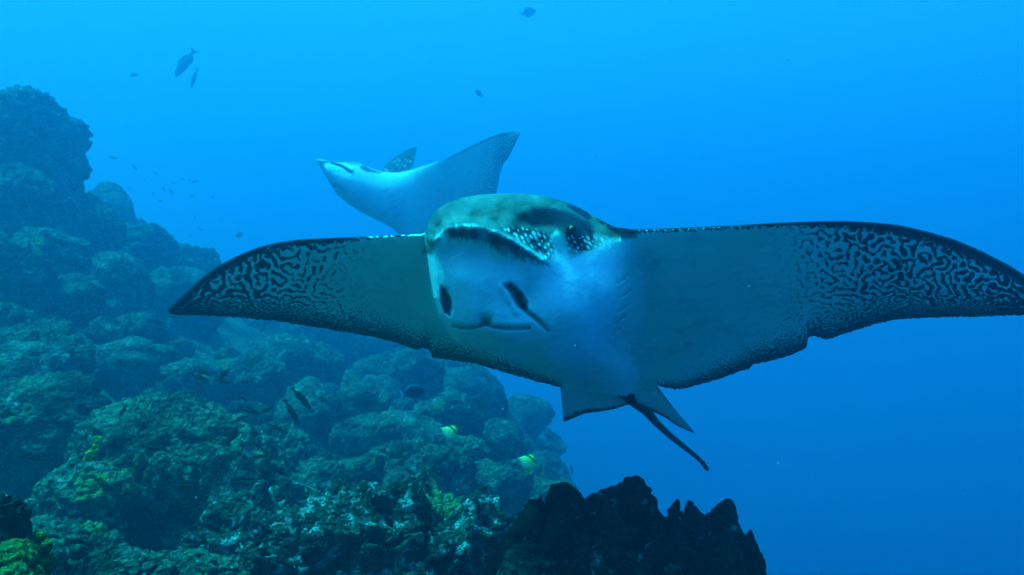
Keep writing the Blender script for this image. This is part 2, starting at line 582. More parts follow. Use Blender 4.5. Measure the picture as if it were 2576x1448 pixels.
# --- jagged outcrop, shade put into its dark rock
def outcrop():
    root = empty('rock_outcrop', W(1590, 1560, 1.75))
    tag(root, "shade darkened jagged rock outcrop with pointed knobs rising under the ray's tail", 'rock')
    d = 1.75
    s = d / K

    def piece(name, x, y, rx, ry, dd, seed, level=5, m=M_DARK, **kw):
        me = rock_mesh(name, (rx * s, 0.55 * (rx + ry) * 0.9 * s, ry * s), level, seed, **kw)
        o = add(name, me, m, root)
        o.location = W(x, y, dd) - root.location
        return o
    piece('base', 1592, 1550, 300, 178, d + 0.03, 401, 6, ang=0.35, down=4, rough=2.4, lump=0.022)
    knobs = [(1347, 1318, 30, 46, .0, 1), (1432, 1300, 44, 52, .04, 2), (1494, 1312, 34, 40, .02, 3), (1575, 1310, 62, 62, .0, 4),
             (1600, 1270, 34, 46, .02, 14), (1640, 1330, 34, 46, .03, 5), (1690, 1345, 26, 44, -.02, 6), (1745, 1352, 28, 46, .03, 7),
             (1808, 1352, 34, 48, .02, 9), (1852, 1375, 26, 42, .0, 10), (1888, 1418, 26, 46, .02, 11),
             (1300, 1385, 28, 46, -.02, 12), (1545, 1350, 46, 40, -.06, 13), (1420, 1365, 44, 40, -.08, 15), (1680, 1400, 50, 44, -.10, 16),
             (1790, 1415, 46, 44, -.08, 17), (1500, 1425, 50, 36, -.12, 18), (1340, 1440, 50, 42, -.10, 19), (1610, 1450, 50, 36, -.14, 20)]
    for (x, y, rx, ry, dd, sd_) in knobs:
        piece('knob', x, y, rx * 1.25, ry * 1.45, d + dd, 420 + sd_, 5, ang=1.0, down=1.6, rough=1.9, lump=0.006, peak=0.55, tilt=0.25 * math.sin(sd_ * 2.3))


outcrop()


# --- yellow sponges
M_SPONGE2 = rock_mat("bright_yellow_sponge", (0.30, 0.28, 0.02), (0.55, 0.52, 0.03), (0.65, 0.62, 0.20), (0.45, 0.46, 0.05))


def sponge(label, lumps, seed, d, m=None):
    root = empty('sponge', W(lumps[0][0], lumps[0][1] + 40, d))
    tag(root, label, 'sponge')
    for k, (x, y, r, dd) in enumerate(lumps):
        s = (d + dd) / K
        me = rock_mesh('lobe', (r * s, r * s, r * 0.9 * s), 5, seed + k, ang=0.15, rough=1.8, down=1.3, lump=0.004)
        o = add('lobe', me, m or M_SPONGE, root)
        o.location = W(x, y, d + dd) - root.location


sponge("greenish yellow rounded sponge lumps in front of the near black rock",
       [(18, 1420, 48, 0), (66, 1455, 36, .03), (-22, 1458, 50, 0), (62, 1378, 20, .05), (98, 1350, 14, .09), (84, 1392, 16, .07), (116, 1420, 20, .12), (40, 1462, 40, -.02), (110, 1372, 12, .12)], 500, 1.27)
from mathutils.bvhtree import BVHTree
_bv = BVHTree.FromPolygons([tuple(v.co + BIG.location) for v in BIG.data.vertices], [tuple(p.vertices) for p in BIG.data.polygons])


def on_big(x, y):
    """depth at which the view ray of a pixel meets the largest boulder"""
    c0 = Vector((0, 0, CZ))
    hit = _bv.ray_cast(c0, (W(x, y, 1.0) - c0).normalized())[0]
    return hit.y if hit is not None else None


patch = []
gg = np.random.default_rng(3)
for t in np.linspace(0, 1, 15):
    qx, qy, qr = 256 - 36 * t + gg.uniform(-14, 10), 1108 + 58 * t + gg.uniform(-7, 7), gg.uniform(4, 9)
    qd = on_big(qx, qy)
    if qd is not None:
        patch.append((qx, qy, qr, qd - 2.98))
sponge("bright yellow encrusting sponge patch on the face of the largest boulder", patch, 540, 2.98, M_SPONGE2)


# ------------------------------------------------------------------ ray skin
def skin_mat(name, pale, pale2, dark):
    m, n, l, b = mat(name, 0.42)
    b.inputs['Specular IOR Level'].default_value = 0.10
    a = n.new("ShaderNodeAttribute")
    a.attribute_name = 'pigment_and_shade'
    sp = n.new("ShaderNodeAttribute")
    sp.attribute_name = 'spots'
    g = n.new("ShaderNodeTexCoord")
    v = g.outputs['Object']
    n1 = noise_node(n, l, v, 6.0, 4, 0.55)
    n2 = noise_node(n, l, v, 70.0, 4, 0.6, (4, 4, 1))
    c = mixc(n, l, ramp(n, l, n1, 0.35, 0.68), pale, pale2)
    wh = n.new("ShaderNodeAttribute")
    wh.attribute_name = 'white'
    ol = n.new("ShaderNodeAttribute")
    ol.attribute_name = 'olive'
    c = mixc(n, l, wh.outputs['Fac'], c, (0.84, 0.87, 0.90))
    c = mixc(n, l, ol.outputs['Fac'], c, (0.075, 0.088, 0.056))
    c = mixc(n, l, ramp(n, l, n2, 0.55, 0.8), c, mixc(n, l, 1.0, c, (0.8, 0.82, 0.8), 'MULTIPLY'))
    dk = mixc(n, l, ramp(n, l, n2, 0.35, 0.75), dark, tuple(min(1, 2.0 * q) for q in dark))
    c = mixc(n, l, a.outputs['Fac'], c, dk)
    c = mixc(n, l, sp.outputs['Fac'], c, (0.75, 0.78, 0.76))
    l.new(c, b.inputs['Base Color'])
    bp = n.new("ShaderNodeBump")
    bp.inputs['Strength'].default_value = 0.3
    bp.inputs['Distance'].default_value = 0.006
    n5 = noise_node(n, l, v, 19.0, 6, 0.65, (2, 6, 3))
    hsum = n.new("ShaderNodeMath")
    hsum.operation = 'MULTIPLY_ADD'
    l.new(n5, hsum.inputs[0])
    hsum.inputs[1].default_value = 1.6
    l.new(n2, hsum.inputs[2])
    l.new(hsum.outputs[0], bp.inputs['Height'])
    c = mixc(n, l, ramp(n, l, n5, 0.50, 0.72), c, mixc(n, l, 1.0, c, (0.80, 0.82, 0.82), 'MULTIPLY'))
    l.new(c, b.inputs['Base Color'])
    l.new(bp.outputs[0], b.inputs['Normal'])
    return m


M_SKIN = skin_mat("ray_skin", (0.80, 0.86, 0.74), (0.70, 0.76, 0.63), (0.006, 0.007, 0.010))
M_SKIN2 = skin_mat("far_ray_skin", (0.82, 0.86, 0.82), (0.74, 0.78, 0.74), (0.03, 0.035, 0.04))


def labyrinth(nx, ny, wl, seed, it=5):
    """worm-like skin pattern from a band-passed, saturating random field; about -1..1"""
    g = np.random.default_rng(seed)
    u = g.normal(size=(ny, nx))
    kx = np.fft.fftfreq(nx)[None]
    ky = np.fft.fftfreq(ny)[:, None]
    kk = np.hypot(kx, ky) * wl
    filt = np.exp(-((kk - 1) / 0.42) ** 2)
    for _ in range(it):
        u = np.fft.ifft2(np.fft.fft2(u) * filt).real
        u = u / (u.std() + 1e-9)
        u = np.tanh(1.7 * u + 0.12)
    u = np.fft.ifft2(np.fft.fft2(u) * np.exp(-(kk / 2.2) ** 2)).real
    return u / np.abs(u).max() * 1.25


def samp(img, x, y):
    h, w = img.shape
    x = np.mod(x, w - 1.001)
    y = np.mod(y, h - 1.001)
    i, j = np.floor(x).astype(int), np.floor(y).astype(int)
    fx, fy = x - i, y - j
    return (img[j, i] * (1 - fx) * (1 - fy) + img[j, i + 1] * fx * (1 - fy) + img[j + 1, i] * (1 - fx) * fy + img[j + 1, i + 1] * fx * fy)


def sheet_body(name, xs, top, bot, front_fn, back_fn, nf, nb, parent, m, pig_fn, tone_fn=None):
    """closed body from an upper and a lower outline: near face, far face, sewn along both outlines"""
    yt, yb = top(xs), bot(xs)
    cf = np.linspace(0, 1, nf)
    X = np.repeat(xs[:, None], nf, 1)
    Y = yt[:, None] + (yb - yt)[:, None] * cf[None]
    Cc = np.repeat(cf[None], len(xs), 0)
    D = front_fn(X, Y, Cc)
    cb = np.linspace(0, 1, nb)[1:-1]
    Xb = np.repeat(xs[:, None], nb - 2, 1)
    Yb = yt[:, None] + (yb - yt)[:, None] * cb[None]
    Cb = np.repeat(cb[None], len(xs), 0)
    Db = back_fn(Xb, Yb, Cb, D[:, :1], D[:, -1:])
    # the far face never passes in front of the near face
    di = np.empty_like(Db)
    for j, c in enumerate(cb):
        q = c * (nf - 1)
        j0 = min(int(q), nf - 2)
        di[:, j] = D[:, j0] * (1 - (q - j0)) + D[:, j0 + 1] * (q - j0)
    Db = np.maximum(Db, di + 0.002)
    pf, sf = pig_fn(X, Y, Cc, D)
    A = np.stack([(X - 1288) / K * D, D, (724 - Y) / K * D + CZ], -1)
    Bk = np.stack([(Xb - 1288) / K * Db, Db, (724 - Yb) / K * Db + CZ], -1)
    nx = len(xs)
    ia = np.arange(nx * nf).reshape(nx, nf)
    ib = np.arange(nx * (nb - 2)).reshape(nx, nb - 2) + nx * nf
    ibx = np.concatenate([ia[:, :1], ib, ia[:, -1:]], 1)
    F1 = np.stack([ia[:-1, :-1], ia[:-1, 1:], ia[1:, 1:], ia[1:, :-1]], -1).reshape(-1, 4)
    F2 = np.stack([ibx[:-1, :-1], ibx[1:, :-1], ibx[1:, 1:], ibx[:-1, 1:]], -1).reshape(-1, 4)
    V = np.concatenate([A.reshape(-1, 3), Bk.reshape(-1, 3)])
    org = np.array(parent.location)
    me = np_mesh(name, V - org, np.concatenate([F1, F2]))
    # dorsal side: dark with scattered pale spots
    pb = np.ones(nx * (nb - 2))
    sb = spots(Xb.ravel(), Yb.ravel(), 30.0, 18.0, 5.0)
    attr(me, 'pigment_and_shade', np.concatenate([pf.ravel(), pb]))
    attr(me, 'spots', np.concatenate([sf.ravel(), sb]))
    if tone_fn:
        wt, olv = tone_fn(X, Y)
        z = np.zeros(nx * (nb - 2))
        attr(me, 'white', np.concatenate([wt.ravel(), z]))
        attr(me, 'olive', np.concatenate([olv.ravel(), z]))
    o = add(name, me, m, parent)
    return o


_spot = np.random.default_rng(77).random((64, 64, 3))


def spots(X, Y, cx, cy, r):
    """jittered round spots; cx, cy cell size, r radius, all in pixels"""
    gx, gy = X / cx, Y / cy
    gx = gx + 0.5 * np.mod(np.floor(gy), 2)
    i, j = np.floor(gx).astype(int), np.floor(gy).astype(int)
    q = _spot[np.mod(j, 64), np.mod(i, 64)]
    dx = (gx - i - 0.5 - 0.42 * (q[..., 0] - 0.5)) * cx
    dy = (gy - j - 0.5 - 0.42 * (q[..., 1] - 0.5)) * cy
    rr = r * (0.35 + 0.9 * q[..., 2])
    return sstep(1.25, 0.7, np.hypot(dx, dy) / rr)


def curve(pts):
    P = np.asarray(pts, dtype=float)
    return lambda x: np.interp(x, P[:, 0], P[:, 1])


def smooth_curve(pts, passes=3, step=3.0):
    P = np.asarray(pts, dtype=float)
    xs = np.arange(P[0, 0], P[-1, 0] + step, step)
    ys = np.interp(xs, P[:, 0], P[:, 1])
    for _ in range(passes):
        y2 = ys.copy()
        y2[1:-1] = 0.25 * ys[:-2] + 0.5 * ys[1:-1] + 0.25 * ys[2:]
        ys = y2
    return lambda x: np.interp(x, xs, ys)


def fin_sheet(name, up, low, n, thick, parent, m, pig):
    """flat fin between two 3-D edges given as (x,y,d) polylines; closed, with thickness"""
    def rs(p):
        p = np.asarray(p, float)
        t = np.concatenate([[0], np.cumsum(np.hypot(np.diff(p[:, 0]), np.diff(p[:, 1])))])
        t /= t[-1]
        q = np.linspace(0, 1, n)
        return np.stack([np.interp(q, t, p[:, k]) for k in range(3)], 1)
    a, b = rs(up), rs(low)
    nc = 24
    c = np.linspace(0, 1, nc)
    G = a[:, None] * (1 - c[None, :, None]) + b[:, None] * c[None, :, None]
    org = np.array(parent.location)
    th = thick * np.sqrt(np.maximum(4 * c * (1 - c), 0))[None] * (1 - 0.7 * np.linspace(0, 1, n) ** 2)[:, None]
    rows = []
    for s in (-1, 1):
        D = G[..., 2] + s * th * 0.5
        rows.append(np.stack([(G[..., 0] - 1288) / K * D, D, (724 - G[..., 1]) / K * D + CZ], -1))
    V = np.concatenate([rows[0].reshape(-1, 3), rows[1].reshape(-1, 3)]) - org
    i0 = np.arange(n * nc).reshape(n, nc)
    i1 = i0 + n * nc
    F = [np.stack([i0[:-1, :-1], i0[:-1, 1:], i0[1:, 1:], i0[1:, :-1]], -1).reshape(-1, 4),
         np.stack([i1[:-1, :-1], i1[1:, :-1], i1[1:, 1:], i1[:-1, 1:]], -1).reshape(-1, 4),
         np.stack([i0[0, :-1], i1[0, :-1], i1[0, 1:], i0[0, 1:]], -1),
         np.stack([i0[-1, :-1], i0[-1, 1:], i1[-1, 1:], i1[-1, :-1]], -1)]
    me = np_mesh(name, V, np.concatenate(F))
    pf, sf = pig(G[..., 0], G[..., 1], np.linspace(0, 1, n)[:, None] + 0 * c[None], c[None] + 0 * np.zeros((n, 1)))
    attr(me, 'pigment_and_shade', np.concatenate([pf.ravel(), np.ones(n * nc)]))
    attr(me, 'spots', np.concatenate([sf.ravel(), np.zeros(n * nc)]))
    return add(name, me, m, parent)


def tube(name, pts, radii, m, parent, seg=10):
    P = [Vector(p) for p in pts]
    V, F = [], []
    for i, p in enumerate(P):
        t = (P[min(i + 1, len(P) - 1)] - P[max(i - 1, 0)]).normalized()
        a = t.cross(Vector((0, 0, 1))).normalized()
        b = t.cross(a)
        for k in range(seg):
            an = 2 * math.pi * k / seg
            V.append(tuple(p + (a * math.cos(an) + b * math.sin(an)) * radii[i]))
    for i in range(len(P) - 1):
        for k in range(seg):
            F.append((i * seg + k, i * seg + (k + 1) % seg, (i + 1) * seg + (k + 1) % seg, (i + 1) * seg + k))
    V.append(tuple(P[0])); V.append(tuple(P[-1]))
    a, b = len(V) - 2, len(V) - 1
    for k in range(seg):
        F.append((a, (k + 1) % seg, k, k))
        F.append((b, (len(P) - 1) * seg + k, (len(P) - 1) * seg + (k + 1) % seg, (len(P) - 1) * seg + (k + 1) % seg))
    me = bpy.data.meshes.new(name)
    me.from_pydata([tuple(Vector(v) - Vector(parent.location)) for v in V], [], [tuple(dict.fromkeys(f)) for f in F])
    attr(me, 'pigment_and_shade', np.ones(len(V)))
    attr(me, 'spots', np.zeros(len(V)))
    return add(name, me, m, parent)


# ------------------------------------------------------------------ big eagle ray
def big_ray():
    root = empty('eagle_ray', W(1420, 880, 1.85))
    tag(root, "large eagle ray swimming head on with pale belly, blunt snout and labyrinth marked wing tips", 'ray')
    top_pts = [(424, 777), (430, 768), (442, 755), (475, 728), (510, 697), (550, 668), (600, 642), (650, 622), (700, 610), (760, 602), (850, 598),
               (960, 594), (1040, 590), (1066, 589), (1072, 582), (1075, 566), (1083, 548), (1098, 529), (1125, 511), (1165, 497), (1210, 490),
               (1260, 487), (1310, 488), (1350, 491), (1385, 497), (1420, 507), (1450, 519), (1480, 535), (1505, 551), (1545, 571),
               (1590, 577), (1650, 576), (1750, 572), (1850, 567), (1950, 561), (2050, 557), (2130, 556), (2200, 560), (2260, 566),
               (2330, 582), (2400, 602), (2470, 632), (2540, 668), (2590, 700), (2625, 735), (2645, 765)]
    bot_pts = [(424, 785), (430, 790), (442, 793), (500, 794), (600, 799), (700, 809), (800, 825), (880, 838), (950, 851), (1000, 864), (1040, 879),
               (1050, 881), (1060, 877), (1075, 879), (1083, 886), (1086, 898), (1100, 902), (1150, 909), (1200, 916), (1215, 922),
               (1260, 935), (1300, 946), (1360, 963), (1412, 976), (1500, 990), (1580, 1000), (1640, 988), (1653, 971), (1660, 972), (1690, 980),
               (1720, 979), (1800, 957), (1860, 935), (1885, 929), (1893, 919), (1910, 915), (1950, 906), (2000, 890), (2027, 877), (2031, 866),
               (2033, 850), (2045, 846), (2060, 850), (2080, 855), (2095, 851), (2150, 832), (2200, 817), (2260, 804), (2330, 800), (2450, 798),
               (2576, 793), (2620, 785), (2645, 768)]
    top_s = smooth_curve(top_pts, 6, 2.0)

    def top(x):
        return top_s(x)
    gnz = np.random.default_rng(2)
    jx = np.arange(424, 2650, 4.0)
    jit = np.interp(np.arange(len(jx)), np.arange(len(jx)), gnz.normal(size=len(jx)) * 0.9)
    bot_c = curve(bot_pts)

    def bot(x):
        fade = np.clip(np.minimum(x - 440, 2630 - x) / 60, 0, 1)
        return np.maximum(bot_c(x) + fade * np.interp(x, jx, jit), top(x) + 2.0)
    d_top = smooth_curve([(424, 2.02), (550, 1.93), (700, 1.83), (850, 1.75), (1060, 1.68), (1250, 1.66), (1420, 1.65), (1545, 1.62), (1750, 1.58),
                          (1950, 1.56), (2130, 1.57), (2330, 1.62), (2540, 1.70), (2645, 1.77)], 200, 5)
    d_bot = smooth_curve([(424, 2.03), (600, 2.06), (800, 2.08), (1000, 2.09), (1200, 2.10), (1412, 2.12), (1580, 2.14), (1653, 2.10), (1800, 2.02),
                          (2000, 1.93), (2200, 1.86), (2450, 1.80), (2645, 1.78)], 200, 5)
    head = rbf([(1110, 545, 1.50), (1180, 525, 1.50), (1260, 520, 1.51), (1340, 525, 1.53), (1400, 535, 1.55), (1450, 545, 1.57), (1490, 560, 1.60),
                (1100, 575, 1.475), (1140, 550, 1.468), (1200, 545, 1.463), (1250, 559, 1.463), (1300, 586, 1.468), (1345, 618, 1.48), (1378, 642, 1.492),
                (1092, 594, 1.45), (1125, 570, 1.425), (1160, 563, 1.410), (1205, 564, 1.402), (1250, 579, 1.402), (1290, 602, 1.413), (1330, 629, 1.435), (1362, 655, 1.465),
                (1100, 640, 1.455), (1150, 615, 1.428), (1220, 625, 1.425), (1290, 655, 1.436),
                (1110, 700, 1.46), (1160, 700, 1.435), (1230, 700, 1.43), (1300, 710, 1.45),
                (1125, 760, 1.475), (1170, 765, 1.45), (1225, 770, 1.445), (1280, 760, 1.455), (1325, 750, 1.478),
                (1150, 818, 1.49), (1230, 820, 1.462), (1310, 820, 1.478), (1345, 800, 1.49),
                (1155, 845, 1.53), (1230, 850, 1.505), (1320, 850, 1.515), (1390, 840, 1.535),
                (1190, 880, 1.60), (1280, 895, 1.60), (1380, 900, 1.64), (1480, 880, 1.68),
                (1300, 945, 1.86), (1450, 950, 1.88), (1560, 930, 1.92),
                (1370, 700, 1.488), (1450, 648, 1.516), (1500, 640, 1.543), (1410, 740, 1.498), (1470, 740, 1.511),
                (1530, 735, 1.556), (1412, 810, 1.515), (1470, 810, 1.538),
                (1560, 680, 1.615), (1575, 740, 1.66), (1560, 800, 1.70), (1530, 850, 1.74), (1590, 620, 1.64),
                (1640, 640, 1.72), (1640, 740, 1.82), (1620, 830, 1.90), (1580, 890, 1.95), (1720, 700, 1.95), (1700, 600, 1.75), (1800, 800, 2.2),
                (1350, 580, 1.505), (1400, 590, 1.51), (1440, 578, 1.512), (1470, 600, 1.535), (1420, 620, 1.515)])
    xe = curve([(480, 1090), (540, 1078), (560, 1074), (600, 1075), (640, 1083), (700, 1091), (750, 1099), (790, 1113), (815, 1128), (830, 1138), (860, 1160),
                (880, 1184), (910, 1230), (940, 1290), (1000, 1380)])

    bot_sm = smooth_curve([q for q in bot_pts if not (1030 < q[0] < 1095 or 1580 < q[0] < 1700 or 1880 < q[0] < 1915 or 2020 < q[0] < 2090)], 400, 4)
    top_sm = smooth_curve([q for q in top_pts if not 1066 < q[0] < 1545], 60, 4)

    def front(X, Y, Cc):
        edge = np.minimum(Cc, 1 - Cc) * (bot(X) - top(X))
        Cc = np.clip((Y - top_sm(X)) / np.maximum(bot_sm(X) - top_sm(X), 3.0), 0, 1)
        lin = d_top(X) + (d_bot(X) - d_top(X)) * Cc
        rootness = np.exp(-((X - 1420) / 420.0) ** 2)
        camber = (0.018 + 0.035 * rootness) * np.sin(np.pi * np.clip(Cc, 0, 1)) ** 0.8
        # belly keel from throat to tail
        ax, ay, bx, by = 1300.0, 860.0, 1590.0, 1000.0
        L = math.hypot(bx - ax, by - ay)
        tt = ((X - ax) * (bx - ax) + (Y - ay) * (by - ay)) / L / L
        pp = ((X - ax) * (by - ay) - (Y - ay) * (bx - ax)) / L
        keel = 0.085 * np.exp(-(pp / 120.0) ** 2) * sstep(1.15, 0.3, tt) * sstep(-0.9, -0.1, tt) * (1 - Cc ** 8)
        wing = lin - camber - keel
        wing = wing + 0.012 * (1 - np.sqrt(np.clip(1 - (1 - np.clip(edge / 9.0, 0, 1)) ** 2, 0, 1)))
        wing = wing + 0.006 * np.sin(X / 37.0 + Y / 60.0) * sstep(0.55, 1.0, Cc) * sstep(0, 200, np.abs(X - 1420) - 100)
        hd = head(X, Y)
        ye = np.clip(Y, 480, 1000)
        dl = X - xe(ye)
        hd = hd + 0.055 * (1 - np.sqrt(np.clip(1 - (1 - np.clip(dl / 30.0, 0, 1)) ** 2, 0, 1))) + 0.02 * np.clip(-dl, 0, 200)
        dt = np.where((X > 1062) & (X < 1560), Y - top(X), 999)
        hd = hd + 0.10 * (1 - np.sqrt(np.clip(1 - (1 - np.clip(dt / 40.0, 0, 1)) ** 2, 0, 1)))
        k = 0.03
        h = np.clip(0.5 + 0.5 * (wing - hd) / k, 0, 1)
        D = wing * (1 - h) + hd * h - k * h * (1 - h)
        # fleshy lip along the snout, with a crease behind it
        CREST = [(1090, 606), (1102, 588), (1128, 569), (1160, 562), (1205, 564), (1250, 579), (1290, 602), (1330, 629), (1364, 656)]
        D = D - 0.012 * np.exp(-(seg_dist(X, Y, CREST) / 11.0) ** 2) + 0.016 * np.exp(-(seg_dist(X, Y + 17, CREST) / 9.0) ** 2)
        # nostrils, nasal flap, mouth, gill slits
        D = D + 0.035 * blob(X, Y, NOS_L, 6) + 0.035 * blob(X, Y, NOS_R, 7)
        D = D - 0.006 * np.exp(-(seg_dist(X, Y, [(1262, 722), (1278, 752), (1300, 785)]) / 9.0) ** 2)
        D = D + 0.014 * np.exp(-(seg_dist(X, Y, [(1312, 772), (1332, 790), (1350, 803), (1378, 830)]) / 6.0) ** 2)
        D = D + 0.014 * np.exp(-(seg_dist(X, Y, MOUTH) / 5.0) ** 2) - 0.002 * np.exp(-(seg_dist(X, Y + 13, MOUTH) / 9.0) ** 2)
        D = D + 0.018 * np.exp(-((X - 1222) / 16.0) ** 2 - ((Y - 806) / 13.0) ** 2)
        for gsl in GILLS:
            D = D + 0.010 * np.exp(-(seg_dist(X, Y, gsl) / 3.5) ** 2) - 0.005 * np.exp(-(seg_dist(X, Y - 8, gsl) / 5.0) ** 2)
        return D

    NOS_L = [(1111, 722), (1124, 728), (1133, 750), (1138, 778), (1132, 796), (1120, 788), (1111, 760)]
    NOS_R = [(1268, 717), (1284, 713), (1298, 722), (1312, 742), (1324, 760), (1322, 778), (1308, 772), (1292, 752), (1280, 732)]
    MOUTH = [(1140, 822), (1160, 827), (1182, 826), (1202, 822), (1222, 815), (1243, 823), (1268, 826), (1300, 827), (1330, 825)]
    GILLS = [[(1556, 712), (1570, 702), (1578, 692)], [(1562, 748), (1577, 738), (1586, 730)], [(1556, 785), (1572, 773), (1583, 766)],
             [(1550, 815), (1562, 803), (1572, 796)], [(1540, 846), (1550, 836), (1560, 828)]]

    def back(X, Y, Cc, d0, d1):
        lin = d0 + (d1 - d0) * Cc
        body = np.exp(-((X - 1340) / 190.0) ** 2)
        span = np.clip(np.minimum(X - 424, 2645 - X) / 700.0, 0, 1)
        th = (0.010 + 0.035 * span ** 1.5 + 0.11 * body) * np.sqrt(np.clip(4 * Cc * (1 - Cc), 0, 1))
        return lin + th

    # pattern fields
    lab = labyrinth(1024, 512, 15.0, 4)
    lab2 = labyrinth(1024, 512, 9.0, 9)

    def pig(X, Y, Cc, D):
        t, b = top(X), bot(X)
        ft, fb = Y - t, b - Y          # pixels from leading and trailing edge
        # warp so that the pattern gets finer towards the trailing edge
        nwx = fbm(np.stack([X.ravel() / 26.0, Y.ravel() / 26.0, 8 + 0 * X.ravel()], 1), 3).reshape(X.shape)
        nwy = fbm(np.stack([X.ravel() / 26.0, Y.ravel() / 26.0, 21 + 0 * X.ravel()], 1), 3).reshape(X.shape)
        wx = X + 15 * nwx
        wy = Y + 15 * nwy + 0.55 * (b - t) * np.clip(Cc - 0.25, 0, 1) ** 2
        L1 = samp(lab, wx * 0.74 + 30, wy * 0.74)
        L2 = samp(lab2, wx * 0.70 + 300, wy * 0.80)
        fine = sstep(0.50, 1.0, Cc + 0.12 * nwx)
        Lm = L1 * (1 - fine) + L2 * fine
        # left wing: strength of the marking
        xl = np.interp(Y, [590, 640, 700, 760, 820, 900, 1000], [905, 900, 850, 905, 985, 1130, 1500])
        il = (xl - X) / 230.0
        xr = np.interp(Y, [560, 600, 660, 720, 780, 830, 880, 940, 1000], [1990, 1985, 2015, 2010, 1980, 1940, 1860, 1740, 1640])
        ir = (X - xr) / 230.0
        inn = np.where(X < 1420, il, ir)
        m = np.clip(inn, -0.4, 1.6)
        thr = -0.95 + 1.20 * sstep(-0.25, 1.15, m)
        # tips go solid
        tip = np.where(X < 1420, sstep(560, 430, X), sstep(2420, 2620, X))
        thr = thr + 0.8 * tip
        thr = thr + 0.55 * sstep(26, 4, fb) * sstep(-0.6, 0.0, m)
        dark = sstep(-0.22, 0.22, thr - Lm) * (0.25 + 0.75 * sstep(-0.15, 0.25, m)) * sstep(-0.38, -0.15, m)
        # along the trailing edge the marking reaches far towards the tail as a fine dark band
        bw = np.where(X < 1420, np.interp(X, [900, 1100, 1300, 1410], [60, 52, 34, 16]), np.interp(X, [1655, 1750, 1900, 2100], [14, 34, 55, 60]))
        side = np.where((X < 1412) | (X > 1655), 1.0, 0.0)
        dark = np.maximum(dark, side * sstep(1.05, 0.25, fb / bw + 0.28 * L2) * 0.92)
        # leading edge band
        lw = np.where(X < 1420, np.interp(X, [424, 480, 560, 640, 720, 800, 880, 960, 1060], [30, 30, 34, 28, 22, 18, 12, 3, 0]),
                      np.interp(X, [1500, 1600, 1800, 2000, 2150, 2300, 2450, 2576, 2640], [9, 9, 10, 14, 24, 36, 42, 46, 46]))
        lead = sstep(1.0, 0.6, (ft + 4.0 * L2) / np.maximum(lw, 0.5)) * np.where((X < 1064) | (X > 1500), 1, 0)
        dark = np.maximum(dark, lead)
        # head markings
        n1 = fbm(np.stack([X.ravel() / 9.0, Y.ravel() / 14.0, 0 * X.ravel()], 1), 3).reshape(X.shape)
        n2 = fbm(np.stack([X.ravel() / 30.0, Y.ravel() / 30.0, 3 + 0 * X.ravel()], 1), 3).reshape(X.shape)
        hx, hy = X + 7 * n1, Y + 15 * n1
        rim = blob(hx, hy, [(1122, 580), (1135, 567), (1165, 565), (1205, 569), (1250, 583), (1290, 605), (1330, 632), (1372, 658), (1382, 668), (1350, 664),
                            (1318, 655), (1290, 645), (1262, 638), (1225, 615), (1165, 602), (1128, 600)], 11)
        band = blob(X + 8 * n2, Y + 8 * n2, [(1296, 540), (1340, 523), (1395, 522), (1445, 536), (1482, 558), (1500, 590), (1492, 632), (1458, 638), (1428, 620),
                                             (1418, 592), (1390, 573), (1340, 570), (1304, 558)], 9)
        spotreg = blob(X + 6 * n1, Y + 6 * n1, [(1262, 577), (1300, 572), (1345, 578), (1380, 592), (1395, 620), (1392, 650), (1372, 655), (1340, 628), (1300, 600)], 6)
        spir = blob(X, Y, [(1424, 512), (1450, 517), (1478, 532), (1490, 548), (1478, 556), (1450, 540), (1428, 522)], 5)
        dots = spots(X + 4 * n1, Y + 4 * n1 - 0.45 * X, 15.0, 12.0, 4.6)
        hm = np.maximum.reduce([rim * np.clip(0.85 + 0.5 * n2, 0, 0.95), band * np.clip(1.05 + 0.4 * n2, 0, 1), spotreg * np.clip(0.75 + 0.6 * n1, 0, 1), spir])
        dotreg = np.maximum(spotreg, blob(X, Y, [(1380, 585), (1500, 590), (1540, 600), (1500, 645), (1420, 640), (1390, 620)], 10) * sstep(586, 604, Y))
        hm = np.maximum(hm, 0.55 * blob(X, Y, [(1480, 590), (1545, 592), (1500, 625), (1440, 650), (1420, 632)], 8))
        crown = 0.22 * blob(X, Y, [(1085, 560), (1110, 520), (1200, 495), (1330, 492), (1440, 515), (1500, 556), (1400, 530), (1250, 545), (1140, 548)], 14)
        dark = np.maximum.reduce([dark, hm * (1 - 0.9 * dots * dotreg), crown])
        mouth = np.exp(-(seg_dist(X + 2 * n1, Y + 3 * n1, MOUTH) / 4.5) ** 2)
        nost = np.maximum(blob(X + 5 * n1 + 7 * n2, Y + 6 * n1, NOS_L, 6), blob(X + 8 * n1 + 12 * n2, Y + 8 * n1 - 10 * n2, NOS_R, 8))
        groove = np.exp(-(seg_dist(X + 5 * n1, Y + 5 * n1, [(1312, 772), (1332, 790), (1350, 803), (1366, 815), (1380, 834)]) / np.interp(X, [1310, 1350, 1382], [7.0, 5.0, 2.0])) ** 2)
        notch = np.exp(-((X - 1222) / 15.0) ** 4 - ((Y - 808) / 10.0) ** 4)
        dark = np.maximum.reduce([dark, 0.8 * mouth * np.clip(0.75 + 0.8 * n1, 0.2, 1), 0.9 * nost, 0.75 * groove * np.clip(0.8 + 0.7 * n1, 0.2, 1), 0.7 * notch])  # recess shade painted over mouth, nostrils, groove and notch
        for gsl in GILLS:
            dark = np.maximum(dark, 0.75 * np.exp(-(seg_dist(X, Y + 3 * n1, gsl) / 2.4) ** 2) * np.clip(0.7 + 1.6 * n1, 0, 1))  # gill slit creases painted dark as their shade
        return np.clip(dark, 0, 1), 0.7 * dots * spotreg

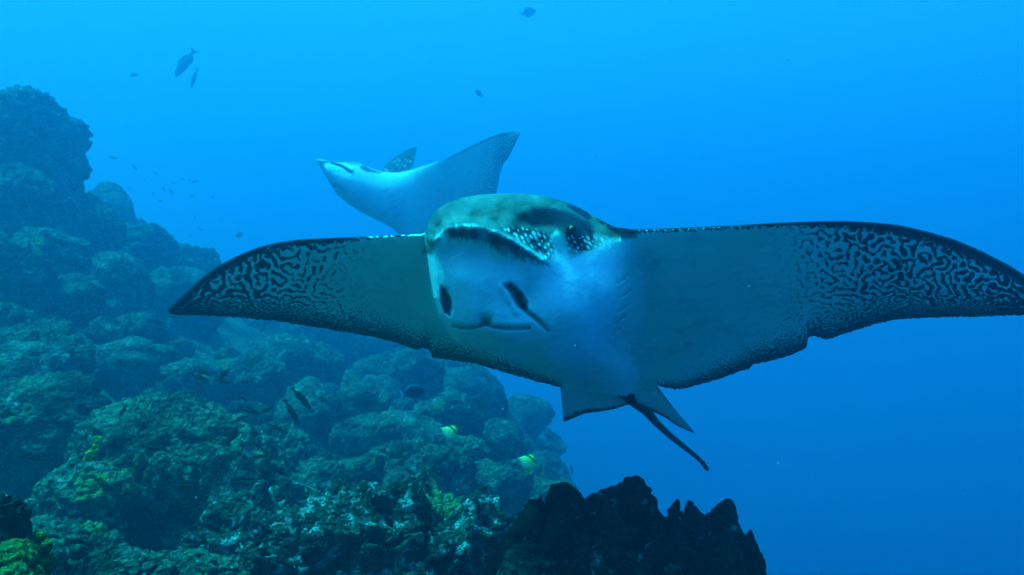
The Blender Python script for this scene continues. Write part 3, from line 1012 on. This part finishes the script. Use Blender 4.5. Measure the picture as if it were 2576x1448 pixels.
    def tone(X, Y):
        n2 = fbm(np.stack([X.ravel() / 40.0, Y.ravel() / 40.0, 5 + 0 * X.ravel()], 1), 3).reshape(X.shape)
        wx, wy = X + 14 * n2, Y + 14 * n2
        cheek = blob(wx, wy, [(1385, 655), (1440, 640), (1500, 640), (1545, 600), (1560, 640), (1562, 720), (1550, 800), (1520, 880), (1470, 930), (1400, 910), (1385, 840), (1375, 770), (1345, 700)], 45) * sstep(596, 650, Y)
        snout = 0.5 * blob(wx, wy, [(1085, 610), (1150, 600), (1280, 660), (1360, 670), (1330, 720), (1340, 815), (1150, 820), (1110, 780), (1092, 700)], 22)
        crest = 0.0 * np.exp(-(seg_dist(X, Y, [(1082, 640), (1086, 605), (1100, 583), (1128, 564), (1160, 558), (1205, 560), (1250, 575), (1290, 597), (1330, 624), (1362, 650)]) / 5.0) ** 2)
        left = 0.8 * np.exp(-(seg_dist(X, Y, [(1086, 620), (1095, 700), (1102, 750), (1116, 790), (1130, 812)]) / 6.0) ** 2)  # rim light on the head's edge painted in as a white line
        lead = np.where(X < 1066, 0.7 * sstep(30, 8, Y - top(X)) * sstep(780, 900, X) * (0.6 + n2), 0) + np.where(X > 1600, 0.7 * sstep(34, 10, Y - top(X)) * sstep(1900, 1700, X) * (0.6 + n2), 0)
        wt = np.clip(np.maximum.reduce([cheek, snout, crest, left, lead]), 0, 1)
        crown = blob(X + 10 * n2, Y + 10 * n2, [(1066, 640), (1066, 480), (1300, 470), (1480, 500), (1610, 578), (1600, 600), (1540, 604), (1480, 584), (1400, 580), (1352, 636), (1300, 606), (1250, 583), (1205, 569), (1160, 566), (1128, 572), (1106, 590), (1092, 612), (1084, 640)], 8)
        crown = crown * np.clip(0.92 + 0.22 * n2, 0, 1)
        return wt * (1 - crown), np.clip(crown, 0, 1)

    xs = np.unique(np.concatenate([np.arange(424, 1066, 2.0), np.arange(1066, 1200, 0.6), np.arange(1200, 1600, 1.6), np.arange(1600, 2645.1, 2.0)]))
    sheet_body('body', xs, top, bot, front, back, 250, 40, root, M_SKIN, pig, tone)

    # pelvic fins and tail
    def pig_pelv(X, Y, s, c):
        n1 = fbm(np.stack([X.ravel() / 7.0, Y.ravel() / 7.0, 0 * X.ravel()], 1), 2).reshape(X.shape)
        return np.clip(sstep(0.80, 0.96, c + 0.15 * n1) + 0.12, 0, 0.95), 0 * X
    fin_sheet('pelvic_fin', [(1408, 960, 2.09), (1500, 962, 2.09), (1600, 975, 2.12), (1625, 985, 2.14)],
              [(1418, 1062, 2.20), (1440, 1054, 2.20), (1470, 1041, 2.20), (1510, 1036, 2.20), (1545, 1030, 2.20), (1575, 1020, 2.20), (1592, 1016, 2.19)], 50, 0.012, root, M_SKIN, pig_pelv)

    def pig_pelv2(X, Y, s, c):
        return np.clip(0.12 + sstep(0.55, 1.0, s) * 0.5 + sstep(0.75, 0.98, c) + sstep(0.12, 0.0, c), 0, 0.95), 0 * X
    fin_sheet('pelvic_fin', [(1630, 940, 2.07), (1656, 975, 2.09), (1680, 1008, 2.14), (1705, 1040, 2.19), (1730, 1068, 2.23), (1748, 1089, 2.26)],
              [(1575, 1000, 2.12), (1600, 1022, 2.14), (1640, 1035, 2.17), (1675, 1052, 2.20), (1700, 1070, 2.22), (1725, 1082, 2.24), (1746, 1091, 2.26)], 50, 0.012, root, M_SKIN, pig_pelv2)
    tp = [(1570, 985, 2.10), (1600, 1012, 2.16), (1625, 1033, 2.22), (1650, 1063, 2.30), (1685, 1096, 2.40), (1720, 1124, 2.50), (1750, 1148, 2.58), (1768, 1165, 2.63), (1779, 1181, 2.66)]
    tube('tail', [W(*p) for p in tp], [0.016, 0.0135, 0.011, 0.0085, 0.0075, 0.007, 0.0062, 0.006, 0.0055], M_SKIN, root)
    # eye
    m, n, l, b = mat("ray_eye", 0.5)
    b.inputs['Base Color'].default_value = (0.008, 0.01, 0.01, 1)
    m2, n, l, b2 = mat("ray_iris", 0.35)
    b2.inputs['Base Color'].default_value = (0.55, 0.50, 0.10, 1)
    v, f = ico(4)
    eye = add('eye', np_mesh('eye', v * 0.0075, f), m, root)
    eye.location = W(1437, 577, 1.5105) - root.location
    V, F = [], []
    for i in range(25):
        a = R(20 + 200 * i / 24)
        wd = 0.0011 * math.sin(math.pi * i / 24) + 0.0002
        for rr in (0.0036 - wd, 0.0036 + wd):
            q = Vector((rr * math.cos(a) * 0.7, 0, rr * math.sin(a)))
            q.y = -math.sqrt(max(1e-9, 0.0078 ** 2 - q.length_squared))
            V.append(tuple(q))
    for i in range(24):
        F.append((2 * i, 2 * i + 1, 2 * i + 3, 2 * i + 2))
    iris = add('iris', np_mesh('iris', V, F), m2, eye)


big_ray()


# ------------------------------------------------------------------ second ray
def far_ray():
    root = empty('eagle_ray', W(1060, 520, 8.7))
    tag(root, "hazy eagle ray swimming side on with raised wings behind the large ray's head", 'ray')
    top = smooth_curve([(797, 401), (806, 402), (830, 407), (860, 410), (885, 409), (905, 412), (925, 420), (945, 428), (970, 434), (1000, 436),
                        (1030, 430), (1070, 418), (1100, 408), (1130, 396), (1160, 380), (1195, 362), (1230, 346), (1262, 335), (1290, 331), (1306, 330), (1309, 332)], 3, 2)
    bot_c = smooth_curve([(797, 404), (805, 420), (812, 432), (822, 448), (832, 466), (845, 487), (862, 502), (880, 516), (905, 532), (935, 548), (965, 562), (985, 573),
                          (1000, 587), (1030, 612), (1060, 632), (1100, 650), (1140, 655), (1180, 640), (1215, 600), (1238, 540), (1249, 487), (1254, 455),
                          (1258, 435), (1266, 412), (1279, 398), (1290, 375), (1302, 350), (1309, 334)], 2, 2)

    def bot(x):
        return np.maximum(bot_c(x), top(x) + 1.5)
    dt = smooth_curve([(797, 8.1), (900, 8.35), (960, 8.5), (1030, 8.5), (1160, 8.25), (1309, 7.9)], 60, 4)
    db = smooth_curve([(797, 8.1), (850, 8.2), (1000, 8.58), (1140, 8.75), (1240, 8.35), (1309, 7.91)], 60, 4)

    def front(X, Y, Cc):
        lin = dt(X) + (db(X) - dt(X)) * Cc
        body = np.exp(-((X - 930) / 110.0) ** 2)
        bulge = (0.03 + 0.16 * body) * np.sin(np.pi * np.clip(Cc, 0, 1)) ** 0.6 * sstep(797, 830, X)
        D = lin - bulge
        D = D + 0.03 * np.exp(-(seg_dist(X, Y, [(830, 409), (860, 418), (880, 433)]) / 4.0) ** 2)
        D = D - 0.03 * np.exp(-(seg_dist(X, Y, [(800, 404), (828, 405), (858, 413), (885, 428)]) / 3.5) ** 2)
        D = D + 0.02 * np.exp(-(seg_dist(X, Y, [(836, 474), (848, 470), (862, 478)]) / 4.0) ** 2)
        return D

    def back(X, Y, Cc, d0, d1):
        body = np.exp(-((X - 940) / 110.0) ** 2)
        th = (0.03 + 0.30 * body) * np.sqrt(np.clip(4 * Cc * (1 - Cc), 0, 1))
        return d0 + (d1 - d0) * Cc + th
    lab = labyrinth(512, 512, 9.0, 12)

    def pig(X, Y, Cc, D):
        ft, fb = Y - top(X), bot(X) - Y
        n1 = fbm(np.stack([X.ravel() / 5.0, Y.ravel() / 5.0, 0 * X.ravel()], 1), 2).reshape(X.shape)
        L = samp(lab, X * 1.15, Y * 1.15)
        m = sstep(1170, 1290, X + 0.35 * (Y - 380))
        dark = sstep(-0.1, 0.5, (0.25 * m + 0.35 * m * sstep(1275, 1180, X)) - L) * m * 0.75
        dark = np.maximum(dark, sstep(1.0, 0.5, ft / np.interp(X, [1090, 1150, 1230, 1309], [0.5, 7, 10, 7])) * (X > 1095) * 0.85)
        dark = np.maximum(dark, sstep(8, 3, fb + 4 * n1) * (X > 1190) * 0.85)
        dark = np.maximum(dark, 0.8 * np.exp(-(seg_dist(X, Y, [(834, 411), (860, 419), (878, 432)]) / 3.6) ** 2))
        dark = np.maximum(dark, 0.85 * np.exp(-(seg_dist(X, Y, [(874, 411), (900, 414)]) / 2.4) ** 2))
        dark = np.maximum(dark, 0.9 * blob(X, Y, [(903, 414), (918, 416), (940, 428), (965, 434), (955, 437), (925, 434), (908, 426)], 3) * (1 - 0.7 * (n1 > 0.28)))
        dark = np.maximum(dark, 0.35 * np.exp(-(seg_dist(X, Y, [(838, 468), (852, 474), (872, 486)]) / 5.0) ** 2))
        for gy, gx in ((480, 972), (494, 983), (508, 990), (522, 994), (543, 1002)):
            dark = np.maximum(dark, 0.45 * np.exp(-(seg_dist(X, Y, [(gx - 6, gy + 3), (gx + 5, gy - 3)]) / 1.6) ** 2))
        return np.clip(dark, 0, 1), 0 * dark
    xs = np.arange(797, 1309.1, 1.5)
    sheet_body('body', xs, top, bot, front, back, 180, 30, root, M_SKIN2, pig)

    def pig_dorsal(X, Y, s, c):
        return np.ones_like(X), spots(X, Y + 0.3 * X, 11.0, 9.0, 1.9) * sstep(0.75, 0.5, s) * 0.9
    fin_sheet('wing', [(952, 437, 8.75), (968, 417, 8.85), (985, 402, 8.95), (1005, 388, 9.05), (1025, 377, 9.15), (1040, 371, 9.20), (1046, 370, 9.23)],
              [(1032, 442, 8.80), (1036, 425, 8.90), (1040, 408, 9.00), (1044, 394, 9.07), (1047, 384, 9.15), (1048, 376, 9.20), (1047, 371, 9.23)], 40, 0.03, root, M_SKIN2, pig_dorsal)


far_ray()


# ------------------------------------------------------------------ fish
def fish_mat(name, back_c, belly_c, stripe_c=None, z0=0.0, w=0.12, curve_k=0.0):
    m, n, l, b = mat(name, 0.8)
    b.inputs['Specular IOR Level'].default_value = 0.04
    tc = n.new("ShaderNodeTexCoord")
    sp = n.new("ShaderNodeSeparateXYZ")
    l.new(tc.outputs['Object'], sp.inputs[0])
    c = mixc(n, l, ramp(n, l, sp.outputs['Z'], -0.06, 0.06), belly_c, back_c)
    if stripe_c:
        x2 = n.new("ShaderNodeMath")
        x2.operation = 'MULTIPLY'
        l.new(sp.outputs['X'], x2.inputs[0])
        l.new(sp.outputs['X'], x2.inputs[1])
        q = n.new("ShaderNodeMath")
        q.operation = 'MULTIPLY_ADD'
        l.new(x2.outputs[0], q.inputs[0])
        q.inputs[1].default_value = curve_k
        l.new(sp.outputs['Z'], q.inputs[2])
        s = n.new("ShaderNodeMath")
        s.operation = 'SUBTRACT'
        l.new(q.outputs[0], s.inputs[0])
        s.inputs[1].default_value = z0
        a = n.new("ShaderNodeMath")
        a.operation = 'ABSOLUTE'
        l.new(s.outputs[0], a.inputs[0])
        c = mixc(n, l, ramp(n, l, a.outputs[0], w, w * 0.6), c, stripe_c)
    nz = noise_node(n, l, tc.outputs['Object'], 14, 3)
    c = mixc(n, l, ramp(n, l, nz, 0.4, 0.7), c, mixc(n, l, 1.0, c, (0.7, 0.7, 0.7), 'MULTIPLY'))
    l.new(c, b.inputs['Base Color'])
    return m


def plain(name, col, rough=0.5):
    m, n, l, b = mat(name, rough)
    b.inputs['Specular IOR Level'].default_value = 0.05
    g = n.new("ShaderNodeTexCoord")
    nz = noise_node(n, l, g.outputs['Object'], 20, 3)
    l.new(mixc(n, l, ramp(n, l, nz, 0.35, 0.7), col, tuple(0.65 * q for q in col)), b.inputs['Base Color'])
    return m


def fish_proto(name, prof_up, prof_dn, width, tail, dorsal, anal, m_body, m_fin, m_eye, eye_x=0.36, eye_z=0.03):
    """unit length fish, head +X; prof lists of (x, z)"""
    root = bpy.data.objects.new(name, None)
    root.empty_display_size = 0.02
    u, d = np.array(prof_up, float), np.array(prof_dn, float)
    n, seg = 28, 16
    t = np.linspace(0, 1, n)
    xs = u[0, 0] + (u[-1, 0] - u[0, 0]) * (0.5 - 0.5 * np.cos(np.pi * t))
    sg = np.sign(u[-1, 0] - u[0, 0])
    zu = np.interp(xs * sg, u[:, 0] * sg, u[:, 1])
    zd = np.interp(xs * sg, d[:, 0] * sg, d[:, 1])
    V, F = [], []
    for x, a, b in zip(xs, zu, zd):
        zc, hh = 0.5 * (a + b), max(0.5 * (a - b), 0.002)
        wd = width * (hh / (0.5 * np.max(u[:, 1] - np.interp(u[:, 0] * sg, d[:, 0] * sg, d[:, 1])))) ** 0.8
        for k in range(seg):
            an = 2 * math.pi * k / seg
            V.append((x, wd * math.cos(an), zc + hh * math.sin(an)))
    for i in range(n - 1):
        for k in range(seg):
            F.append((i * seg + k, i * seg + (k + 1) % seg, (i + 1) * seg + (k + 1) % seg, (i + 1) * seg + k))
    parts = [('body', np_mesh('body', V, F), m_body)]

    def fin(nm, pts):
        bm = bmesh.new()
        vs0 = [bm.verts.new((x, -0.006, z)) for x, z in pts]
        vs1 = [bm.verts.new((x, 0.006, z)) for x, z in pts]
        bm.faces.new(vs0)
        bm.faces.new(vs1[::-1])
        for i in range(len(pts)):
            j = (i + 1) % len(pts)
            bm.faces.new((vs0[i], vs1[i], vs1[j], vs0[j]))
        bmesh.ops.recalc_face_normals(bm, faces=bm.faces)
        me = bpy.data.meshes.new(nm)
        bm.to_mesh(me)
        bm.free()
        parts.append((nm, me, m_fin))
    fin('tail_fin', tail)
    fin('dorsal_fin', dorsal)
    fin('anal_fin', anal)
    v, f = ico(2)
    for s in (-1, 1):
        ew = width * 0.80
        vv = v * 0.022 + np.array([eye_x, s * ew, eye_z])
        parts.append(('eye', np_mesh('eye', vv, f), m_eye))
    for nm, me, mm in parts:
        me.materials.append(mm)
        me.polygons.foreach_set('use_smooth', np.full(len(me.polygons), nm in ('body', 'eye'), dtype=bool))
    return [(nm, me) for nm, me, mm in parts]


M_EYE = plain("fish_eye", (0.01, 0.01, 0.01), 0.2)
slender_up = [(0.5, 0.0), (0.46, 0.035), (0.38, 0.065), (0.22, 0.095), (0.0, 0.105), (-0.2, 0.085), (-0.34, 0.045), (-0.40, 0.035)]
slender_dn = [(0.5, -0.005), (0.46, -0.03), (0.38, -0.055), (0.22, -0.085), (0.0, -0.095), (-0.2, -0.075), (-0.34, -0.04), (-0.40, -0.035)]
slender_tail = [(-0.38, 0.035), (-0.52, 0.075), (-0.50, 0.02), (-0.50, -0.02), (-0.52, -0.075), (-0.38, -0.035)]
slender_dors = [(0.22, 0.085), (0.05, 0.135), (-0.15, 0.12), (-0.28, 0.08), (-0.28, 0.05), (0.0, 0.09)]
slender_anal = [(0.02, -0.085), (-0.12, -0.12), (-0.28, -0.075), (-0.28, -0.045), (-0.1, -0.08)]
M_FIN_D = plain("dark_fin", (0.025, 0.028, 0.022))
M_FIN_Y = plain("yellow_fin", (0.5, 0.48, 0.05))
F_DARK = fish_proto('f', slender_up, slender_dn, 0.07, slender_tail, slender_dors, slender_anal,
                    fish_mat("striped_fish", (0.010, 0.010, 0.010), (0.026, 0.032, 0.020), (0.16, 0.18, 0.06), 0.01, 0.010), M_FIN_D, M_EYE, 0.40, 0.02)
F_YEL = fish_proto('f', slender_up, slender_dn, 0.07, slender_tail, slender_dors, slender_anal,
                   fish_mat("yellow_striped_fish", (0.012, 0.012, 0.010), (0.026, 0.03, 0.016), (0.60, 0.58, 0.03), -0.055, 0.024), M_FIN_D, M_EYE, 0.40, 0.02)
F_TINY = fish_proto('f', slender_up, slender_dn, 0.06, slender_tail, slender_dors, slender_anal,
                    plain("small_far_fish", (0.03, 0.035, 0.04)), M_FIN_D, M_EYE, 0.40, 0.02)
but_up = [(0.46, -0.05), (0.40, -0.02), (0.33, 0.03), (0.22, 0.16), (0.05, 0.30), (-0.12, 0.34), (-0.26, 0.24), (-0.34, 0.08), (-0.37, 0.05)]
but_dn = [(0.46, -0.07), (0.40, -0.09), (0.33, -0.12), (0.22, -0.22), (0.05, -0.32), (-0.12, -0.33), (-0.26, -0.20), (-0.34, -0.06), (-0.37, -0.05)]
F_BUT = fish_proto('f', but_up, but_dn, 0.085, [(-0.36, 0.05), (-0.50, 0.10), (-0.49, 0.0), (-0.50, -0.10), (-0.36, -0.05)],
                   [(0.2, 0.15), (0.10, 0.31), (-0.06, 0.39), (-0.22, 0.36), (-0.33, 0.20), (-0.30, 0.14), (-0.1, 0.3)],
                   [(-0.02, -0.31), (-0.14, -0.40), (-0.27, -0.33), (-0.33, -0.16), (-0.26, -0.18)],
                   fish_mat("barred_yellow_fish", (0.85, 0.86, 0.20), (0.85, 0.88, 0.42), (0.02, 0.02, 0.02), 0.245, 0.042, 1.1),
                   M_FIN_Y, M_EYE, 0.33, -0.02)
sur_up = [(0.46, -0.02), (0.42, 0.05), (0.32, 0.15), (0.12, 0.25), (-0.1, 0.26), (-0.28, 0.13), (-0.36, 0.04), (-0.39, 0.035)]
sur_dn = [(0.46, -0.05), (0.42, -0.09), (0.32, -0.15), (0.12, -0.23), (-0.1, -0.23), (-0.28, -0.12), (-0.36, -0.04), (-0.39, -0.035)]
M_FIN_P = plain("pale_fin", (0.55, 0.60, 0.58))
F_SUR = fish_proto('f', sur_up, sur_dn, 0.07, [(-0.38, 0.035), (-0.55, 0.26), (-0.50, 0.08), (-0.49, -0.08), (-0.55, -0.26), (-0.38, -0.035)],
                   [(0.3, 0.15), (0.15, 0.275), (-0.08, 0.30), (-0.28, 0.19), (-0.3, 0.11), (-0.08, 0.25), (0.12, 0.24)],
                   [(0.05, -0.22), (-0.12, -0.27), (-0.28, -0.18), (-0.3, -0.1), (-0.1, -0.22)],
                   plain("surgeonfish_skin", (0.012, 0.014, 0.014)), M_FIN_P, M_EYE, 0.32, 0.05)
mid_up = [(0.5, 0.0), (0.44, 0.06), (0.30, 0.13), (0.1, 0.17), (-0.1, 0.15), (-0.28, 0.07), (-0.36, 0.035)]
mid_dn = [(0.5, -0.01), (0.44, -0.05), (0.30, -0.11), (0.1, -0.15), (-0.1, -0.13), (-0.28, -0.06), (-0.36, -0.03)]
F_MID = fish_proto('f', mid_up, mid_dn, 0.07, [(-0.35, 0.035), (-0.52, 0.17), (-0.46, 0.02), (-0.46, -0.02), (-0.52, -0.16), (-0.35, -0.03)],
                   [(0.2, 0.14), (0.05, 0.22), (-0.15, 0.19), (-0.28, 0.1), (-0.28, 0.06), (0.0, 0.15)],
                   [(0.0, -0.13), (-0.15, -0.18), (-0.28, -0.09), (-0.26, -0.06)],
                   plain("open_water_fish", (0.07, 0.08, 0.09)), M_FIN_D, M_EYE, 0.40, 0.03)


def put_fish(proto, name, x, y, length, ang, d, label, cat, group=None, yaw=0.0, roll=0.0):
    root = bpy.data.objects.new(name, None)
    root.empty_display_size = 0.02
    C.objects.link(root)
    left = abs(((ang + 180) % 360) - 180) > 90
    if left:
        rot = Matrix.Rotation(-R(ang - 180), 4, 'Y') @ Matrix.Rotation(math.pi, 4, 'Z')
    else:
        rot = Matrix.Rotation(-R(ang), 4, 'Y')
    s = length * d / K
    root.matrix_world = Matrix.Translation(W(x, y, d)) @ Matrix.Rotation(yaw, 4, 'Z') @ rot @ Matrix.Rotation(roll, 4, 'X') @ Matrix.Scale(s, 4)
    tag(root, label, cat, group)
    for nm, me in proto:
        o = bpy.data.objects.new(nm, me)
        o.parent = root
        C.objects.link(o)
    return root


GS = 'striped fish over the boulders'
slim = [(512, 938, 42, -12, 3.6), (504, 951, 46, -15, 3.6), (562, 943, 46, 40, 3.6), (562, 960, 34, -15, 3.7), (578, 1001, 17, 20, 3.8),
        (614, 1004, 27, -40, 3.7), (631, 1034, 56, -12, 3.2), (672, 1032, 34, 30, 3.3), (604, 1054, 38, 25, 3.1), (758, 1003, 66, -48, 3.1),
        (733, 1036, 64, -55, 3.1), (695, 1077, 42, -15, 3.2), (580, 1106, 46, 28, 2.9), (363, 1072, 42, 50, 2.8), (309, 1036, 40, 55, 2.9),
        (390, 1126, 66, -8, 2.75), (657, 1149, 38, 0, 2.8), (402, 1233, 52, 5, 2.7), (69, 1147, 76, -12, 2.7)]
slab = {0: "upper striped fish of the overlapping pair above the lumpy boulder", 1: "lower striped fish of the overlapping pair above the lumpy boulder",
        2: "dark fish pointing steeply upward beside the overlapping pair of striped fish", 3: "dark fish under the upward pointing fish beside the overlapping pair",
        4: "tiniest dark fish of the cluster above the largest boulder's crest", 5: "short dark fish slanting down between the fish cluster and the diving pair",
        6: "plump dark fish touching noses with a smaller striped fish", 7: "smaller striped fish touching noses with the plump dark fish",
        8: "thin striped fish rising off the crest of the largest boulder", 9: "upper of two steeply diving long striped fish",
        10: "lower of two steeply diving long striped fish", 11: "blunt dark fish alone below the two diving fish",
        12: "dark fish hugging the shaded shoulder of the largest boulder", 13: "dark fish swimming up over the lit top of the largest boulder",
        14: "dark fish in the gap between broad smooth boulder and largest boulder", 15: "long dark fish level across the middle of the largest boulder",
        16: "dark fish at the edge of the largest boulder facing the open water", 17: "dim dark fish in front of the shaded lower face of the largest boulder",
        18: "long dim fish in the dark hollow under the broad smooth boulder"}
for i, (x, y, ln, an, d) in enumerate(slim):
    put_fish(F_DARK, 'striped_fish', x, y, ln * 1.1, an, d, slab[i], 'fish', GS, yaw=random.uniform(-.35, .35))
yel = [(468, 1216, 62, 0, 2.7, "fish with the brightest yellow belly stripe before the largest boulder"),
       (612, 1207, 62, -2, 2.75, "faint yellow striped fish near the largest boulder's open water side"),
       (360, 1219, 38, -15, 2.7, "short yellow striped fish nosing down behind the dim dark fish"),
       (468, 1273, 42, 10, 2.7, "lowest yellow striped fish before the shaded face of the largest boulder"),
       (717, 1252, 20, 0, 3.0, "tiny bright yellow fish above the white crusted boulder"),
       (222, 1225, 17, -15, 2.6, "tiny yellowish fish over the sloping rock shoulder"),
       (681, 1140, 28, 15, 3.2, "small yellow striped fish on the boulder beside the largest boulder")]
for (x, y, ln, an, d, lab_) in yel:
    put_fish(F_YEL, 'striped_fish', x, y, ln, an, d, lab_, 'fish', 'yellow striped fish over the boulders', yaw=random.uniform(-.25, .25))
put_fish(F_BUT, 'butterflyfish', 1131, 1088, 58, 152, 4.0, "upper yellow butterflyfish with dark curved band, hovering against the hazy boulders", 'fish', 'yellow butterflyfish', yaw=-0.35)
put_fish(F_BUT, 'butterflyfish', 1327, 1162, 60, 155, 4.0, "lower yellow butterflyfish with dark curved band near the drop off", 'fish', 'yellow butterflyfish', yaw=-0.3)
put_fish(F_SUR, 'surgeonfish', 1040, 988, 66, 8, 5.0, "dark surgeonfish with pale tail and pale back edge over hazy rocks", 'fish', yaw=0.3)
put_fish(F_MID, 'open_water_fish', 466, 160, 86, 236, 14.0, "bigger of two dark fish diving in the open water above the reef", 'fish', 'pair in open water', yaw=0.2, roll=0.35)
put_fish(F_MID, 'open_water_fish', 489, 197, 54, 254, 15.0, "smaller of two dark fish diving in the open water above the reef", 'fish', 'pair in open water', yaw=0.2, roll=0.9)
put_fish(F_MID, 'open_water_fish', 337, 190, 26, 200, 16, "very faint fish near the two diving fish in open water", 'fish', yaw=0.9)
put_fish(F_SUR, 'open_water_fish', 1205, 236, 28, 150, 15, "faint oval fish in open water above the hazy ray's wing", 'fish', yaw=0.7)
put_fish(F_SUR, 'open_water_fish', 1330, 32, 46, 20, 19, "very faint large oval fish high in the open water", 'fish', yaw=0.4)
put_fish(F_SUR, 'open_water_fish', 602, 592, 24, 20, 16, "faint round fish above the leading edge of the big ray's wing", 'fish', yaw=0.6)
put_fish(F_MID, 'open_water_fish', 1438, 1182, 26, 120, 9, "faint thin fish over the drop off beyond the shaded outcrop", 'fish', yaw=1.0)
tiny = [(410, 340, -10, 22), (655, 450, -40, 18), (895, 515, -25, 14), (1195, 585, -15, 14), (1275, 590, 10, 14), (1340, 610, 10, 18), (1095, 630, -25, 12),
        (500, 680, -5, 12), (600, 688, 0, 10), (985, 700, -70, 16), (1070, 725, -65, 18), (1310, 770, 30, 14), (950, 828, 5, 14), (1400, 1150, -20, 14),
        (1540, 780, 30, 14), (860, 745, -45, 10), (1340, 1020, 80, 10), (1280, 1220, 0, 10), (770, 590, -40, 10), (1640, 1040, 20, 10)]
for (x, y, an, ln) in tiny:
    put_fish(F_TINY, 'small_fish', (300 + x / 2.896) / 1.5528, (500 + y / 2.896) / 1.5528, ln, an, 13 + 2 * random.random(),
             "tiny dark fish of the loose school in open water above the ridge", 'fish', 'school of tiny fish', yaw=random.uniform(-.4, .4))

# ------------------------------------------------------------------ drifting specks
g = np.random.default_rng(31)
v, f = ico(1)
PV, PF = [], []
for k in range(420):
    d = g.uniform(0.8, 6.0)
    c = np.array([g.uniform(-0.56, 0.56) * d, d, CZ + g.uniform(-0.32, 0.32) * d])
    PV.append(v * g.uniform(0.0004, 0.0011) * np.array([1, 1, g.uniform(.6, 1.4)]) + c)
    PF.append(f + k * len(v))
o = add('drifting_particles', np_mesh('drifting_particles', np.concatenate(PV), np.concatenate(PF)), plain("particle", (0.55, 0.57, 0.55), 0.8))
tag(o, 'tiny pale specks drifting in the water', kind='stuff')

# ------------------------------------------------------------------ sea water between lens and distance
hz = bpy.data.meshes.new('haze')
x0, x1, y0, y1, z0, z1 = -10, 41, -4, 41, CZ - 25.0, CZ + 4.8
hz.from_pydata([(x, y, z) for x in (x0, x1) for y in (y0, y1) for z in (z0, z1)], [],
               [(0, 1, 3, 2), (4, 6, 7, 5), (0, 4, 5, 1), (2, 3, 7, 6), (0, 2, 6, 4), (1, 5, 7, 3)])
mh = bpy.data.materials.new('sea_water')
mh.use_nodes = True
nh = mh.node_tree.nodes
nh.clear()
ho = nh.new('ShaderNodeOutputMaterial')
hv = nh.new('ShaderNodeVolumePrincipled')
hv.inputs['Color'].default_value = (0.10, 0.60, 0.97, 1)
hv.inputs['Density'].default_value = 0.070
hv.inputs['Anisotropy'].default_value = 0.75
mh.node_tree.links.new(hv.outputs[0], ho.inputs['Volume'])
hz.materials.append(mh)
ho_ = bpy.data.objects.new('haze', hz)
C.objects.link(ho_)
ho_['kind'] = 'stuff'
ho_['label'] = 'clear blue sea water that fades distant things'
